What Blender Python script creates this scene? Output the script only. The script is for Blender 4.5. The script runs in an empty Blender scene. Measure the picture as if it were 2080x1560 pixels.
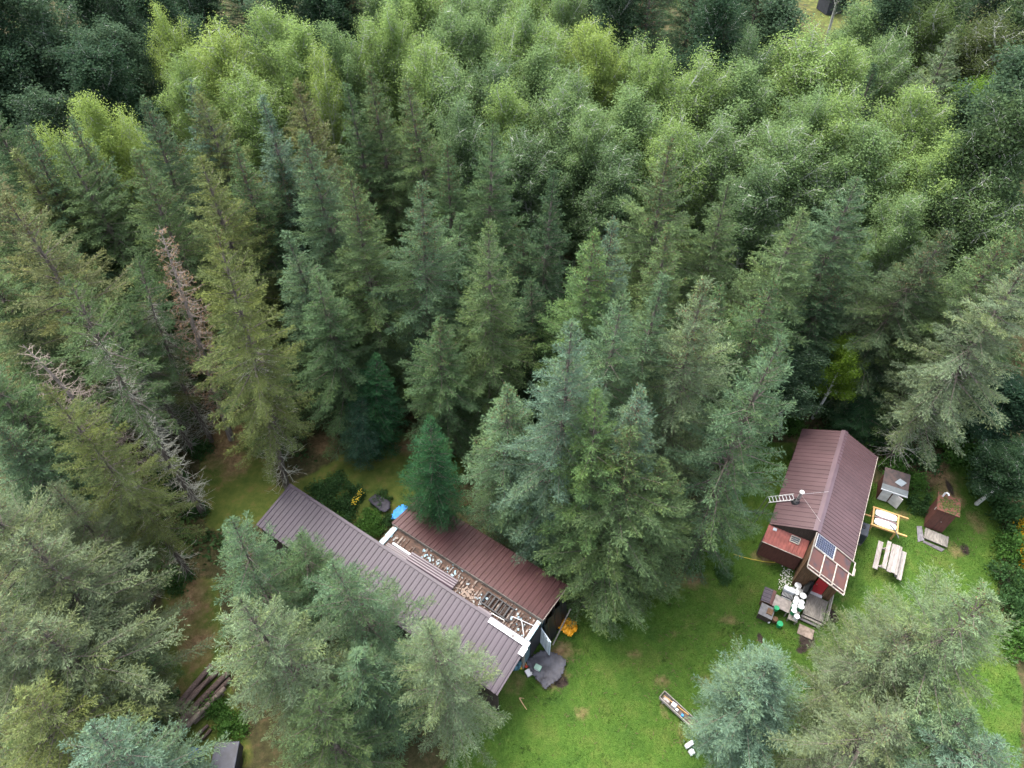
import bpy, math, random
import numpy as np
from mathutils import Vector, Quaternion, Matrix

# ------------------------------------------------------------------ camera, sky, sun, exposure
sc = bpy.context.scene
PITCH, FOC, CAMH = math.radians(48.7), 1444.0, 37.5      # measured: depression, focal length in photo pixels, height
cam = bpy.data.cameras.new('camera'); camo = bpy.data.objects.new('camera', cam)
sc.collection.objects.link(camo); sc.camera = camo
cam.sensor_width = 36.0; cam.lens = 36.0 * FOC / 2080.0
cam.clip_start = 0.5; cam.clip_end = 3000
camo.location = (0, 0, CAMH); camo.rotation_euler = (math.pi / 2 - PITCH, 0, 0)

SUN_EL, SUN_AZ = math.radians(62), math.radians(322)       # azimuth of the sun, clockwise from +Y
w = bpy.data.worlds.new('World'); sc.world = w; w.use_nodes = True
nt = w.node_tree; bg = nt.nodes['Background']
sky = nt.nodes.new('ShaderNodeTexSky'); sky.sky_type = 'NISHITA'; sky.sun_disc = False
sky.sun_elevation = SUN_EL; sky.sun_rotation = SUN_AZ; sky.air_density = 1.0; sky.dust_density = 4.0
hs = nt.nodes.new('ShaderNodeHueSaturation'); hs.inputs['Saturation'].default_value = 0.45   # thin overcast
nt.links.new(sky.outputs[0], hs.inputs['Color']); nt.links.new(hs.outputs[0], bg.inputs[0])
bg.inputs[1].default_value = 0.15
sl = bpy.data.lights.new('sun', 'SUN'); sl.energy = 1.1; sl.angle = math.radians(35); sl.color = (1.0, 0.95, 0.86)
so = bpy.data.objects.new('sun', sl); sc.collection.objects.link(so)
sd = Vector((math.sin(SUN_AZ) * math.cos(SUN_EL), math.cos(SUN_AZ) * math.cos(SUN_EL), math.sin(SUN_EL)))
so.rotation_euler = sd.to_track_quat('Z', 'Y').to_euler(); so.location = (0, 0, 120)
vs = sc.view_settings; vs.view_transform = 'Standard'; vs.look = 'None'; vs.exposure = 2.3; vs.gamma = 1.0
cy = sc.cycles; cy.max_bounces = 4; cy.diffuse_bounces = 3; cy.glossy_bounces = 2; cy.transmission_bounces = 3
cy.transparent_max_bounces = 4; cy.use_denoising = True; cy.adaptive_threshold = 0.012

# ------------------------------------------------------------------ helpers
C = sc.collection
RNG = np.random.default_rng(11); R_ = random.Random(5)
rad = math.radians

def at(px, py, z=0.0):
    """world point at height z seen at a photo pixel (survey of the photograph)"""
    dx, dy = (px - 1040) / FOC, (py - 780) / FOC
    t = (z - CAMH) / (-math.sin(PITCH) - dy * math.cos(PITCH))
    return Vector((dx * t, (math.cos(PITCH) - dy * math.sin(PITCH)) * t, z))

MATS = {}
def mat(name, col, rough=0.7, var=0.25, scale=6.0, col2=None, stretch=None, metallic=0.0, spec=0.3, bump=0.0, thr=(0.35, 0.65), randobj=0.0, detail=5.0):
    if name in MATS: return MATS[name]
    m = bpy.data.materials.new(name); m.use_nodes = True; n = m.node_tree.nodes; L = m.node_tree.links
    b = n['Principled BSDF']; b.inputs['Roughness'].default_value = rough; b.inputs['Metallic'].default_value = metallic
    b.inputs['Specular IOR Level'].default_value = spec
    tc = n.new('ShaderNodeTexCoord'); mp = n.new('ShaderNodeMapping')
    if stretch: mp.inputs['Scale'].default_value = stretch
    L.new(tc.outputs['Object'], mp.inputs['Vector'])
    nz = n.new('ShaderNodeTexNoise'); nz.inputs['Scale'].default_value = scale; nz.inputs['Detail'].default_value = detail
    L.new(mp.outputs[0], nz.inputs['Vector'])
    rp = n.new('ShaderNodeValToRGB'); rp.color_ramp.elements[0].position = thr[0]; rp.color_ramp.elements[1].position = thr[1]
    a = tuple(c * (1 - var) for c in col); d = tuple(min(1, c * (1 + var)) for c in (col2 or col))
    if col2: a, d = col, col2
    rp.color_ramp.elements[0].color = (*a, 1); rp.color_ramp.elements[1].color = (*d, 1)
    L.new(nz.outputs[0], rp.inputs[0]); out = rp.outputs[0]
    if randobj:
        oi = n.new('ShaderNodeObjectInfo'); mr = n.new('ShaderNodeMapRange')
        mr.inputs[3].default_value = 1 - randobj; mr.inputs[4].default_value = 1 + randobj
        L.new(oi.outputs['Random'], mr.inputs[0])
        mx = n.new('ShaderNodeMix'); mx.data_type = 'RGBA'; mx.blend_type = 'MULTIPLY'; mx.inputs[0].default_value = 1
        L.new(out, mx.inputs[6]); L.new(mr.outputs[0], mx.inputs[7]); out = mx.outputs[2]
    L.new(out, b.inputs['Base Color'])
    if bump:
        bp = n.new('ShaderNodeBump'); bp.inputs['Strength'].default_value = bump; bp.inputs['Distance'].default_value = 0.02
        L.new(nz.outputs[0], bp.inputs['Height']); L.new(bp.outputs[0], b.inputs['Normal'])
    MATS[name] = m; return m

def foliage_mat(name, translucent=0.25, rough=0.55, hue=(0.9, 1.0, 0.6)):
    m = bpy.data.materials.new(name); m.use_nodes = True; n = m.node_tree.nodes; L = m.node_tree.links
    b = n['Principled BSDF']; b.inputs['Roughness'].default_value = rough; b.inputs['Specular IOR Level'].default_value = 0.05
    oi = n.new('ShaderNodeObjectInfo'); at_ = n.new('ShaderNodeAttribute'); at_.attribute_name = 'tint'
    # tint 0..1: leaf to leaf brightness and a drift to a yellower leaf colour
    mr = n.new('ShaderNodeMapRange'); mr.inputs[3].default_value = 0.6; mr.inputs[4].default_value = 1.4
    L.new(at_.outputs['Fac'], mr.inputs[0])
    m1 = n.new('ShaderNodeMix'); m1.data_type = 'RGBA'; m1.blend_type = 'MULTIPLY'; m1.inputs[0].default_value = 1
    L.new(oi.outputs['Color'], m1.inputs[6]); L.new(mr.outputs[0], m1.inputs[7])
    a2 = n.new('ShaderNodeAttribute'); a2.attribute_name = 'warm'
    m2 = n.new('ShaderNodeMix'); m2.data_type = 'RGBA'; m2.blend_type = 'MULTIPLY'
    m2.inputs[7].default_value = (1.16, 1.06, 0.72, 1)
    L.new(a2.outputs['Fac'], m2.inputs[0]); L.new(m1.outputs[2], m2.inputs[6])
    L.new(m2.outputs[2], b.inputs['Base Color'])
    tr = n.new('ShaderNodeBsdfTranslucent'); L.new(m2.outputs[2], tr.inputs['Color'])
    ms = n.new('ShaderNodeMixShader'); ms.inputs[0].default_value = translucent
    L.new(b.outputs[0], ms.inputs[1]); L.new(tr.outputs[0], ms.inputs[2])
    L.new(ms.outputs[0], n['Material Output'].inputs['Surface']); MATS[name] = m; return m

def mesh_np(name, V, F, attrs=None, smooth=False):
    """V (n,3), F (m,k) all faces with k corners"""
    me = bpy.data.meshes.new(name); V = np.asarray(V, np.float32); F = np.asarray(F, np.int32)
    k = F.shape[1]; me.vertices.add(len(V)); me.vertices.foreach_set('co', V.ravel())
    me.loops.add(F.size); me.loops.foreach_set('vertex_index', F.ravel())
    me.polygons.add(len(F)); me.polygons.foreach_set('loop_start', np.arange(0, F.size, k, dtype=np.int32))
    me.polygons.foreach_set('loop_total', np.full(len(F), k, np.int32))
    me.polygons.foreach_set('use_smooth', np.full(len(F), smooth, bool))
    for an, av in (attrs or {}).items():
        a = me.attributes.new(an, 'FLOAT', 'POINT'); a.data.foreach_set('value', np.asarray(av, np.float32))
    me.update(); return me

class MB:
    """collects boxes, tubes and quads; build() links them as one mesh object"""
    def __init__(s): s.v, s.f = [], []
    def add(s, v, f):
        o = len(s.v); s.v += [tuple(p) for p in v]; s.f += [tuple(i + o for i in q) for q in f]; return s
    def box(s, x0, x1, y0, y1, z0, z1, rz=0, c=None):
        v = [(x, y, z) for z in (z0, z1) for x, y in ((x0, y0), (x1, y0), (x1, y1), (x0, y1))]
        if rz:
            cx, cyy = c or ((x0 + x1) / 2, (y0 + y1) / 2); ca, sa = math.cos(rz), math.sin(rz)
            v = [(cx + (x - cx) * ca - (y - cyy) * sa, cyy + (x - cx) * sa + (y - cyy) * ca, z) for x, y, z in v]
        return s.add(v, [(0, 3, 2, 1), (4, 5, 6, 7), (0, 1, 5, 4), (1, 2, 6, 5), (2, 3, 7, 6), (3, 0, 4, 7)])
    def hexa(s, bottom, top):
        return s.add(list(bottom) + list(top), [(0, 3, 2, 1), (4, 5, 6, 7), (0, 1, 5, 4), (1, 2, 6, 5), (2, 3, 7, 6), (3, 0, 4, 7)])
    def slab(s, quad, t):
        """quad top corners, thickness t downwards"""
        return s.hexa([(x, y, z - t) for x, y, z in quad], quad)
    def bar(s, a, b, w, h=None, up=(0, 0, 1)):
        a, b = Vector(a), Vector(b); d = (b - a).normalized(); u = Vector(up)
        if abs(d.dot(u)) > 0.95: u = Vector((1, 0, 0))
        r = d.cross(u).normalized() * w / 2; q = r.cross(d).normalized() * (h or w) / 2
        return s.hexa([a - r - q, a + r - q, b + r - q, b - r - q], [a - r + q, a + r + q, b + r + q, b - r + q])
    def tube(s, pts, rs, n=8, cap=True):
        pts = [Vector(p) for p in pts]
        if not hasattr(rs, '__len__'): rs = [rs] * len(pts)
        o = len(s.v)
        for i, p in enumerate(pts):
            d = (pts[min(i + 1, len(pts) - 1)] - pts[max(i - 1, 0)]).normalized()
            u = Vector((0, 0, 1)) if abs(d.z) < 0.9 else Vector((1, 0, 0))
            a = d.cross(u).normalized(); b = d.cross(a).normalized()
            for k in range(n):
                t = 2 * math.pi * k / n; s.v.append(tuple(p + (a * math.cos(t) + b * math.sin(t)) * rs[i]))
        for i in range(len(pts) - 1):
            for k in range(n):
                s.f.append((o + i * n + k, o + i * n + (k + 1) % n, o + (i + 1) * n + (k + 1) % n, o + (i + 1) * n + k))
        if cap:
            s.f.append(tuple(o + k for k in range(n))); s.f.append(tuple(o + (len(pts) - 1) * n + k for k in reversed(range(n))))
        return s
    def lathe(s, c, prof, n=16):
        o = len(s.v)
        for r, z in prof:
            for k in range(n):
                t = 2 * math.pi * k / n; s.v.append((c[0] + r * math.cos(t), c[1] + r * math.sin(t), c[2] + z))
        for i in range(len(prof) - 1):
            for k in range(n): s.f.append((o + i * n + k, o + i * n + (k + 1) % n, o + (i + 1) * n + (k + 1) % n, o + (i + 1) * n + k))
        s.f.append(tuple(o + k for k in reversed(range(n)))); s.f.append(tuple(o + (len(prof) - 1) * n + k for k in range(n)))
        return s
    def build(s, name, m, parent=None, bevel=0, smooth=False):
        me = bpy.data.meshes.new(name); me.from_pydata(s.v, [], s.f); me.update()
        if smooth:
            for p in me.polygons: p.use_smooth = True
            try: me.set_sharp_from_angle(angle=rad(40))
            except Exception: pass
        o = bpy.data.objects.new(name, me); C.objects.link(o)
        if m: me.materials.append(m)
        if parent: o.parent = parent
        if bevel:
            b = o.modifiers.new('bevel', 'BEVEL'); b.width = bevel; b.segments = 2; b.limit_method = 'ANGLE'
        return o

def tag(o, label=None, cat=None, group=None, kind=None):
    if label: o['label'] = label
    if cat: o['category'] = cat
    if group: o['group'] = group
    if kind: o['kind'] = kind
    return o

def thing(name, label, cat, loc=(0, 0, 0), rz=0.0, group=None):
    o = bpy.data.objects.new(name, None); C.objects.link(o); o.location = loc; o.rotation_euler = (0, 0, rz)
    o.empty_display_size = 0.3
    return tag(o, label, cat, group)

def link(name, me, m, parent=None):
    o = bpy.data.objects.new(name, me); C.objects.link(o)
    if m and not me.materials: me.materials.append(m)
    if parent: o.parent = parent
    return o

# ------------------------------------------------------------------ ground
def blob(X, Y, px, py, rx, ry=None, pw=2.0, ang=0):
    p = at(px, py); ry = ry or rx; ca, sa = math.cos(rad(ang)), math.sin(rad(ang))
    dx, dy = X - p.x, Y - p.y; u, v = (dx * ca + dy * sa) / rx, (-dx * sa + dy * ca) / ry
    return np.exp(-np.power(u * u + v * v, pw / 2 * 1.0) * 1.2)

def inpoly(X, Y, poly):
    r = np.zeros(X.shape, bool); n = len(poly)
    for i in range(n):
        x1, y1 = poly[i]; x2, y2 = poly[(i + 1) % n]
        c = ((y1 > Y) != (y2 > Y)) & (X < (x2 - x1) * (Y - y1) / (y2 - y1 + 1e-9) + x1); r ^= c
    return r

def smoothmask(m, n=3):
    m = m.astype(np.float32)
    for _ in range(n):
        k = np.pad(m, 1, mode='edge'); m = (k[:-2, 1:-1] + k[2:, 1:-1] + k[1:-1, :-2] + k[1:-1, 2:] + 2 * k[1:-1, 1:-1]) / 6
    return m

LAWN = [(-1.5, 3), (-3.5, 8), (-2.2, 11.0), (-.6, 12.4), (1.2, 14.8), (3.2, 16.8), (5, 17.3), (8, 17.8), (9.8, 18.5), (11.4, 21), (13.4, 24.5), (16.0, 28),
        (19, 28), (23, 24.5), (26, 24), (29, 27), (30.5, 24), (28.5, 20), (27, 17), (26, 12), (24, 8), (20, 4), (10, 2)]
LAWN_BACK = [tuple(at(*p)[:2]) for p in ((560, 1000), (690, 930), (720, 890), (850, 880), (960, 900), (950, 960), (840, 1000), (820, 1050), (700, 1060), (560, 1060), (420, 1080), (400, 1000), (410, 900), (500, 880), (560, 960))]
LAWN_W = [tuple(at(*p)[:2]) for p in ((330, 1180), (440, 1170), (470, 1400), (520, 1560), (400, 1560), (330, 1420))]
LAWN_FAR = [(40, 84), (47, 84), (52, 101), (56, 112), (44, 118), (39, 103)]
gx = np.concatenate([[-900, -400, -200, -120, -80, -60, -48, -40], np.arange(-34, 36.01, 0.25), [40, 48, 60, 80, 120, 200, 400, 900]])
gy = np.concatenate([[-900, -300, -100, -40, -15], np.arange(-6, 42.01, 0.25), np.arange(43, 116, 1.5), [130, 170, 250, 400, 900, 1600]])
GX, GY = np.meshgrid(gx, gy)
lawn = smoothmask(inpoly(GX, GY, LAWN), 3)
lawnb = smoothmask(inpoly(GX, GY, LAWN_BACK) | inpoly(GX, GY, LAWN_W) | inpoly(GX, GY, LAWN_FAR), 5)
litter = np.zeros(GX.shape)
for b in [(1345, 1385, .6, .45), (1430, 1390, .5, .7), (455, 905, 1.8, 2.6), (480, 940, 1.2, 1.6), (385, 1230, 1.3, 2.2), (400, 1310, 1.4, 1.5), (370, 1400, .9, 1.2), (840, 905, 1.8, 1.0), (1060, 1090, 3.0, 3.0),
          (1045, 1385, .9, .7), (1140, 1320, 1.1, .6), (1120, 1375, 1.0, .8), (1400, 1180, 1.6, .6), (1625, 900, .8, 1.5), (920, 910, 1.6, .8), (1835, 1045, .9, .7), (1905, 960, 1.4, 2.2), (1930, 1010, 1.0, 1.4), (1690, 1235, .35, .4),
          (1380, 1490, .35, 1.0), (1350, 1440, .25, .8), (1945, 1120, .8, .7), (1980, 1060, .8, 1.4), (1480, 1260, .8, .5), (1290, 1330, .7, .4), (1180, 1450, .6, .5), (660, 900, 1.3, 1.2), (1560, 1130, 1.2, .6)]:
    litter = np.maximum(litter, blob(GX, GY, *b[:4]) * (0.62 if b[2] < 1.0 else 0.9))
soil = np.zeros(GX.shape)
for b in [(1640, 1300, .55, .5), (1628, 1318, .4, .3), (1690, 1250, .4, .5), (1930, 990, .25, .8), (1960, 1115, .3, .5), (1545, 1295, .2, .4), (1140, 1385, .5, .4), (745, 1100, .6, .5)]:
    soil = np.maximum(soil, blob(GX, GY, *b[:4]))
for pts in (((1640, 1320), (1540, 1330), (1420, 1330), (1280, 1345), (1160, 1370)), ((1560, 1180), (1500, 1220), (1400, 1270), (1300, 1330)), ((1930, 1100), (1850, 1130), (1760, 1180), (1690, 1240))):
    for (ax_, ay_), (bx_, by_) in zip(pts, pts[1:]):
        for t_ in np.linspace(0, 1, 8): litter = np.maximum(litter, .40 * blob(GX, GY, ax_ + (bx_ - ax_) * t_, ay_ + (by_ - ay_) * t_, .28, .28))
GZ = 0.03 * np.sin(GX * 0.9) * np.cos(GY * 0.7) + 0.02 * np.sin(GX * 2.1 + GY * 1.3)
GZ = np.where((np.abs(GX) < 60) & (GY > -10) & (GY < 115), GZ, 0) - 0.03
nyy, nxx = GX.shape
idx = np.arange(nyy * nxx).reshape(nyy, nxx)
F = np.stack([idx[:-1, :-1], idx[:-1, 1:], idx[1:, 1:], idx[1:, :-1]], -1).reshape(-1, 4)
gm = mesh_np('ground', np.stack([GX, GY, GZ], -1).reshape(-1, 3), F,
             {'lawn': lawn.ravel(), 'lawnback': lawnb.ravel(), 'litter': litter.ravel(), 'soil': soil.ravel()}, smooth=True)
def ground_mat():
    m = bpy.data.materials.new('ground'); m.use_nodes = True; n = m.node_tree.nodes; L = m.node_tree.links
    b = n['Principled BSDF']; b.inputs['Roughness'].default_value = 0.95; b.inputs['Specular IOR Level'].default_value = 0.1
    tc = n.new('ShaderNodeTexCoord')
    def noise(s, d=6):
        k = n.new('ShaderNodeTexNoise'); k.inputs['Scale'].default_value = s; k.inputs['Detail'].default_value = d
        k.inputs['Roughness'].default_value = 0.65; L.new(tc.outputs['Object'], k.inputs['Vector']); return k.outputs[0]
    def ramp(src, stops):
        r = n.new('ShaderNodeValToRGB'); e = r.color_ramp.elements
        while len(e) < len(stops): e.new(0.5)
        for q, (p, c) in zip(e, stops): q.position = p; q.color = (*c, 1)
        L.new(src, r.inputs[0]); return r.outputs[0]
    def mixc(f, a, c):
        x = n.new('ShaderNodeMix'); x.data_type = 'RGBA'; L.new(f, x.inputs[0]); L.new(a, x.inputs[6]); L.new(c, x.inputs[7]); return x.outputs[2]
    def attr(k): a = n.new('ShaderNodeAttribute'); a.attribute_name = k; return a.outputs['Fac']
    def wob(a, nz, lo=0.35, hi=0.65, amp=0.9):
        x = n.new('ShaderNodeMath'); x.operation = 'MULTIPLY_ADD'; x.inputs[1].default_value = amp; x.inputs[2].default_value = -amp / 2
        L.new(nz, x.inputs[0]); y = n.new('ShaderNodeMath'); L.new(x.outputs[0], y.inputs[0]); L.new(a, y.inputs[1])
        r = n.new('ShaderNodeMapRange'); r.inputs[1].default_value = lo; r.inputs[2].default_value = hi; L.new(y.outputs[0], r.inputs[0]); return r.outputs[0]
    n1, n2, n3, n4 = noise(0.55, 4), noise(3.2), noise(1.3, 5), noise(16, 4)
    floor = ramp(n2, [(0.3, (.032, .026, .015)), (0.5, (.050, .050, .021)), (0.7, (.095, .066, .037))])
    g1 = ramp(n1, [(0.34, (.030, .068, .013)), (0.5, (.053, .104, .016)), (0.64, (.092, .118, .028))])
    g2 = ramp(n2, [(0.3, (.032, .070, .014)), (0.55, (.054, .106, .018)), (0.75, (.092, .115, .032))])
    gf = ramp(n4, [(0.3, (.55, .6, .5)), (0.7, (1.35, 1.3, 1.3))])
    gm_ = n.new('ShaderNodeMix'); gm_.data_type = 'RGBA'; gm_.inputs[0].default_value = 0.5; L.new(g1, gm_.inputs[6]); L.new(g2, gm_.inputs[7])
    gmul = n.new('ShaderNodeMix'); gmul.data_type = 'RGBA'; gmul.blend_type = 'MULTIPLY'; gmul.inputs[0].default_value = 0.8
    L.new(gm_.outputs[2], gmul.inputs[6]); L.new(gf, gmul.inputs[7])
    back = ramp(n3, [(0.3, (.045, .075, .015)), (0.55, (.085, .105, .024)), (0.72, (.135, .105, .04))])
    lit = ramp(n2, [(0.3, (.085, .060, .028)), (0.5, (.160, .108, .056)), (0.7, (.230, .162, .092))])
    soi = ramp(n2, [(0.3, (.018, .013, .011)), (0.7, (.050, .038, .031))])
    c = mixc(wob(attr('lawnback'), n3), floor, back)
    c = mixc(wob(attr('lawn'), n3, .4, .6, .5), c, gmul.outputs[2])
    c = mixc(wob(attr('litter'), n3, .3, .85, 1.2), c, lit)
    c = mixc(wob(attr('soil'), n3, .35, .6, .8), c, soi)
    L.new(c, b.inputs['Base Color'])
    bp = n.new('ShaderNodeBump'); bp.inputs['Strength'].default_value = 0.8; bp.inputs['Distance'].default_value = 0.06
    L.new(n4, bp.inputs['Height']); L.new(bp.outputs[0], b.inputs['Normal']); return m
ground = link('ground', gm, ground_mat()); tag(ground, kind='structure')

# grass blades on the lawn
def grid_sample(Gv, x, y):
    ix = np.clip(np.searchsorted(gx, x), 0, len(gx) - 1); iy = np.clip(np.searchsorted(gy, y), 0, len(gy) - 1); return Gv[iy, ix]

# ------------------------------------------------------------------ tree meshes
def unit(a): return a / (np.linalg.norm(a, axis=-1, keepdims=True) + 1e-9)

def blades(P, D, L, W, roll, tint, warm, fold=0.25):
    """rhombic shoots at P along D; returns verts, quads and attributes"""
    D = unit(D); up = np.where(np.abs(D[:, 2:3]) > 0.9, np.array([[1., 0, 0]]), np.array([[0., 0, 1.]]))
    A = unit(np.cross(D, up)); B = np.cross(A, D)
    S = A * np.cos(roll)[:, None] + B * np.sin(roll)[:, None]; N = np.cross(S, D)
    M = P + D * (L * 0.5)[:, None] + N * (W * fold)[:, None]; T = P + D * L[:, None]
    V = np.stack([P, M + S * (W / 2)[:, None], T, M - S * (W / 2)[:, None]], 1).reshape(-1, 3)
    n = len(P); Fq = np.arange(4 * n).reshape(n, 4)
    return V, Fq, np.repeat(tint, 4), np.repeat(warm, 4)

def spruce(seed, H=18., R=2.5, z0=1.2, gap=.40, nper=6, shape='cone', top_el=45, low_el=-12, droop=.35, dens=1.0, skip=.05, jit=.25, bare=.2, bend=.15, deadlow=0, cones=0, sprig=.19, needles=1.45, fine=3, hang=.3, wide=1.0):
    g = np.random.default_rng(seed); P, D, Ls, W, T, Wm = [], [], [], [], [], []
    wood = MB(); dead = MB(); CP, CD = [], []
    bx, by = g.normal(0, bend, 2)
    def axis(z): t = z / H; return np.array([bx * math.sin(t * 3.0), by * math.sin(t * 2.5), z])
    zs = np.linspace(0, H, 10); wood.tube([axis(z) for z in zs], [.20 * (1 - z / H) ** .8 * H / 18 + .012 for z in zs], 8, False)
    z = z0; az = 0.0
    lob = g.uniform(0, 6.28, 3)
    while z < H - .12:
        u = (z - z0) / (H - z0)
        pr = {'cone': min(1, (1 - u) * 2.0) ** .85 * min(1, .75 + u * 2), 'ovoid': (1 - u ** 2.2) ** .8 * min(1, .62 + u * 1.4), 'column': min(1, (1 - u) ** .5 * .95) * min(1, .6 + u * 3),
              'narrow': min(1, (1 - u) * 1.7) ** .9 * min(1, .75 + u * 2)}[shape]
        n = max(3, int(nper * (1.0 if u < .8 else .8))); az0 = g.uniform(0, 6.28)
        for k in range(n + 2):
            az = az0 + 6.283 * k / n + g.normal(0, .16) if k < n else g.uniform(0, 6.28)
            Lb = R * pr * g.uniform(1 - jit, 1 + jit * .8) * (1 + .14 * math.sin(az * 2 + lob[0]) + .1 * math.sin(u * 17 + lob[1])) + .14
            if g.random() < skip or k >= n: Lb *= .5
            el = rad(low_el + (top_el - low_el) * u ** 1.3 + g.normal(0, 7))
            zb = z + (g.normal(0, .09) if k < n else g.uniform(.25, .7)) * gap
            h = np.array([math.cos(az), math.sin(az), 0]); s_ = np.array([-math.sin(az), math.cos(az), 0]); up = np.array([0, 0, 1.])
            dr = droop * (1 - u) * g.uniform(.6, 1.3); o = axis(zb)
            def path(s): s = np.asarray(s)[..., None]; return o + h * Lb * s * math.cos(el) + up * Lb * (math.sin(el) * s - dr * s ** 2 + dr * .75 * s ** 3)
            pts = path(np.linspace(0, 1, 4)); wood.tube(pts, [.030 * (Lb / 2) + .006, .02 * (Lb / 2) + .005, .012, .004], 3, False)
            tb = g.uniform(0, 1); wb = g.random() ** 2
            nt_ = max(3, int(Lb * (1 - bare) / .105 * dens)) * 2
            s = bare + (1 - bare) * (np.arange(nt_) + g.random(nt_)) / nt_; side = np.where(np.arange(nt_) % 2, 1., -1.)
            base = path(s); fwd = unit(path(np.minimum(s + .05, 1.05)) - base)
            tl = np.minimum(.44 * wide, .28 * wide * Lb * (1.12 - s) ** .5 * (.35 + .65 * np.minimum(1, s * 2))) * g.uniform(.6, 1.15, nt_) + .10
            ang = np.radians(g.normal(52, 14, nt_) * (1 - .55 * s ** 3)); tilt = g.normal(-hang, .2, nt_)
            td = unit(fwd * np.cos(ang)[:, None] + s_ * (side * np.sin(ang))[:, None] + up * tilt[:, None])
            k_ = np.maximum(1, np.round(tl / .115 * needles)).astype(int); ri = np.repeat(np.arange(nt_), k_)
            fr = (np.concatenate([np.arange(q) for q in k_]) + .6) / np.repeat(k_, k_)
            m = len(ri); p = base[ri] + td[ri] * (tl[ri] * fr)[:, None] - td[ri] * .1
            sgn = g.choice([-1., 1.], m); lat = unit(np.cross(td[ri], up))
            d = unit(td[ri] * 1.0 + lat * (sgn * g.uniform(.1, .85, m))[:, None] + up * g.normal(.16, .28, m)[:, None])
            P.append(p); D.append(d); Ls.append(g.uniform(.7, 1.25, m) * sprig); W.append(g.uniform(.7, 1.3, m) * sprig * .24)
            T.append(np.clip(.42 + (tb - .5) * .5 + .22 * (fr > .85) + g.normal(0, .16, m), 0, 1)); Wm.append(np.clip(wb * .8 + g.normal(0, .25, m), 0, 1))
            if cones and u > 1 - cones and g.random() < .8:
                q = int(Lb / .10) + 1; ss = g.uniform(.35, 1, q); cp = path(ss) + g.normal(0, .08, (q, 3)); CP.append(cp); CD.append(np.tile([[0, 0, -1.]], (q, 1)) + g.normal(0, .25, (q, 3)))
        z += gap * g.uniform(.75, 1.25) * (1 - .45 * u)
    # leader
    q = 12; zz = np.linspace(H - .6, H, q); P.append(np.stack([axis(a) for a in zz])); D.append(np.tile([[0, 0, 1.]], (q, 1)) + g.normal(0, .5, (q, 3)))
    Ls.append(np.full(q, .2)); W.append(np.full(q, .06)); T.append(np.full(q, .6)); Wm.append(np.full(q, .3))
    for i in range(deadlow):
        zb = g.uniform(.8, z0 + .5 * (H - z0)) if deadlow < 200 else g.uniform(1.0, H * .8); a = g.uniform(0, 6.28); L_ = g.uniform(.5, 1.9) * (1 - .4 * zb / H); o = axis(zb); e = g.normal(-.05, .22)
        h = np.array([math.cos(a), math.sin(a), 0])
        p1 = o + h * L_ * .5 + np.array([0, 0, e * L_ * .5]); p2 = o + h * L_ + np.array([g.normal(0, .1), g.normal(0, .1), e * L_ + .12 * L_]); dead.tube([o, p1, p2], [.018, .012, .004], 3, False)
        for j in range(3):
            q = o + (p2 - o) * g.uniform(.35, .9); dead.tube([q, q + h * .22 + g.normal(0, .2, 3)], [.011, .004], 3, False)
    P, D, Ls, W, T, Wm = (np.repeat(np.concatenate(q), fine, axis=0) for q in (P, D, Ls, W, T, Wm)); m = len(P)
    P = P + D * (Ls * g.uniform(0, .6, m))[:, None] + g.normal(0, .02, (m, 3)); D = unit(D + g.normal(0, .26, (m, 3))); Ls = Ls * g.uniform(.55, .9, m); W = W * g.uniform(.42, .72, m); T = np.clip(T + g.normal(0, .1, m), 0, 1)
    V1, F1, a1, b1 = blades(P, D, Ls, W, g.uniform(0, 3.14, m), T, Wm)
    crown = mesh_np('needles', V1, F1, {'tint': a1, 'warm': b1})
    def tomesh(mb, nm):
        me = bpy.data.meshes.new(nm); me.from_pydata(mb.v, [], mb.f); me.update(); return me
    parts = [('trunk', tomesh(wood, 'trunk'), 'spruce_bark'), ('crown', crown, 'needles')]
    if deadlow: parts.append(('dead_branches', tomesh(dead, 'dead_branches'), 'lichen_twig'))
    if CP:
        CP, CD = np.concatenate(CP), np.concatenate(CD); m = len(CP); Lc = g.uniform(.07, .12, m)
        V1, F1, a1, b1 = blades(CP, CD, Lc, Lc * .5, g.uniform(0, 3, m), g.random(m), g.random(m)); V2, F2, a2, b2 = blades(CP, CD, Lc, Lc * .5, g.uniform(0, 3, m) + 1.57, g.random(m), g.random(m))
        parts.append(('cones', mesh_np('cones', np.concatenate([V1, V2]), np.concatenate([F1, F2 + len(V1)]), {'tint': np.concatenate([a1, a2])}), 'cone'))
    return dict(H=H, R=R, parts=parts)

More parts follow.
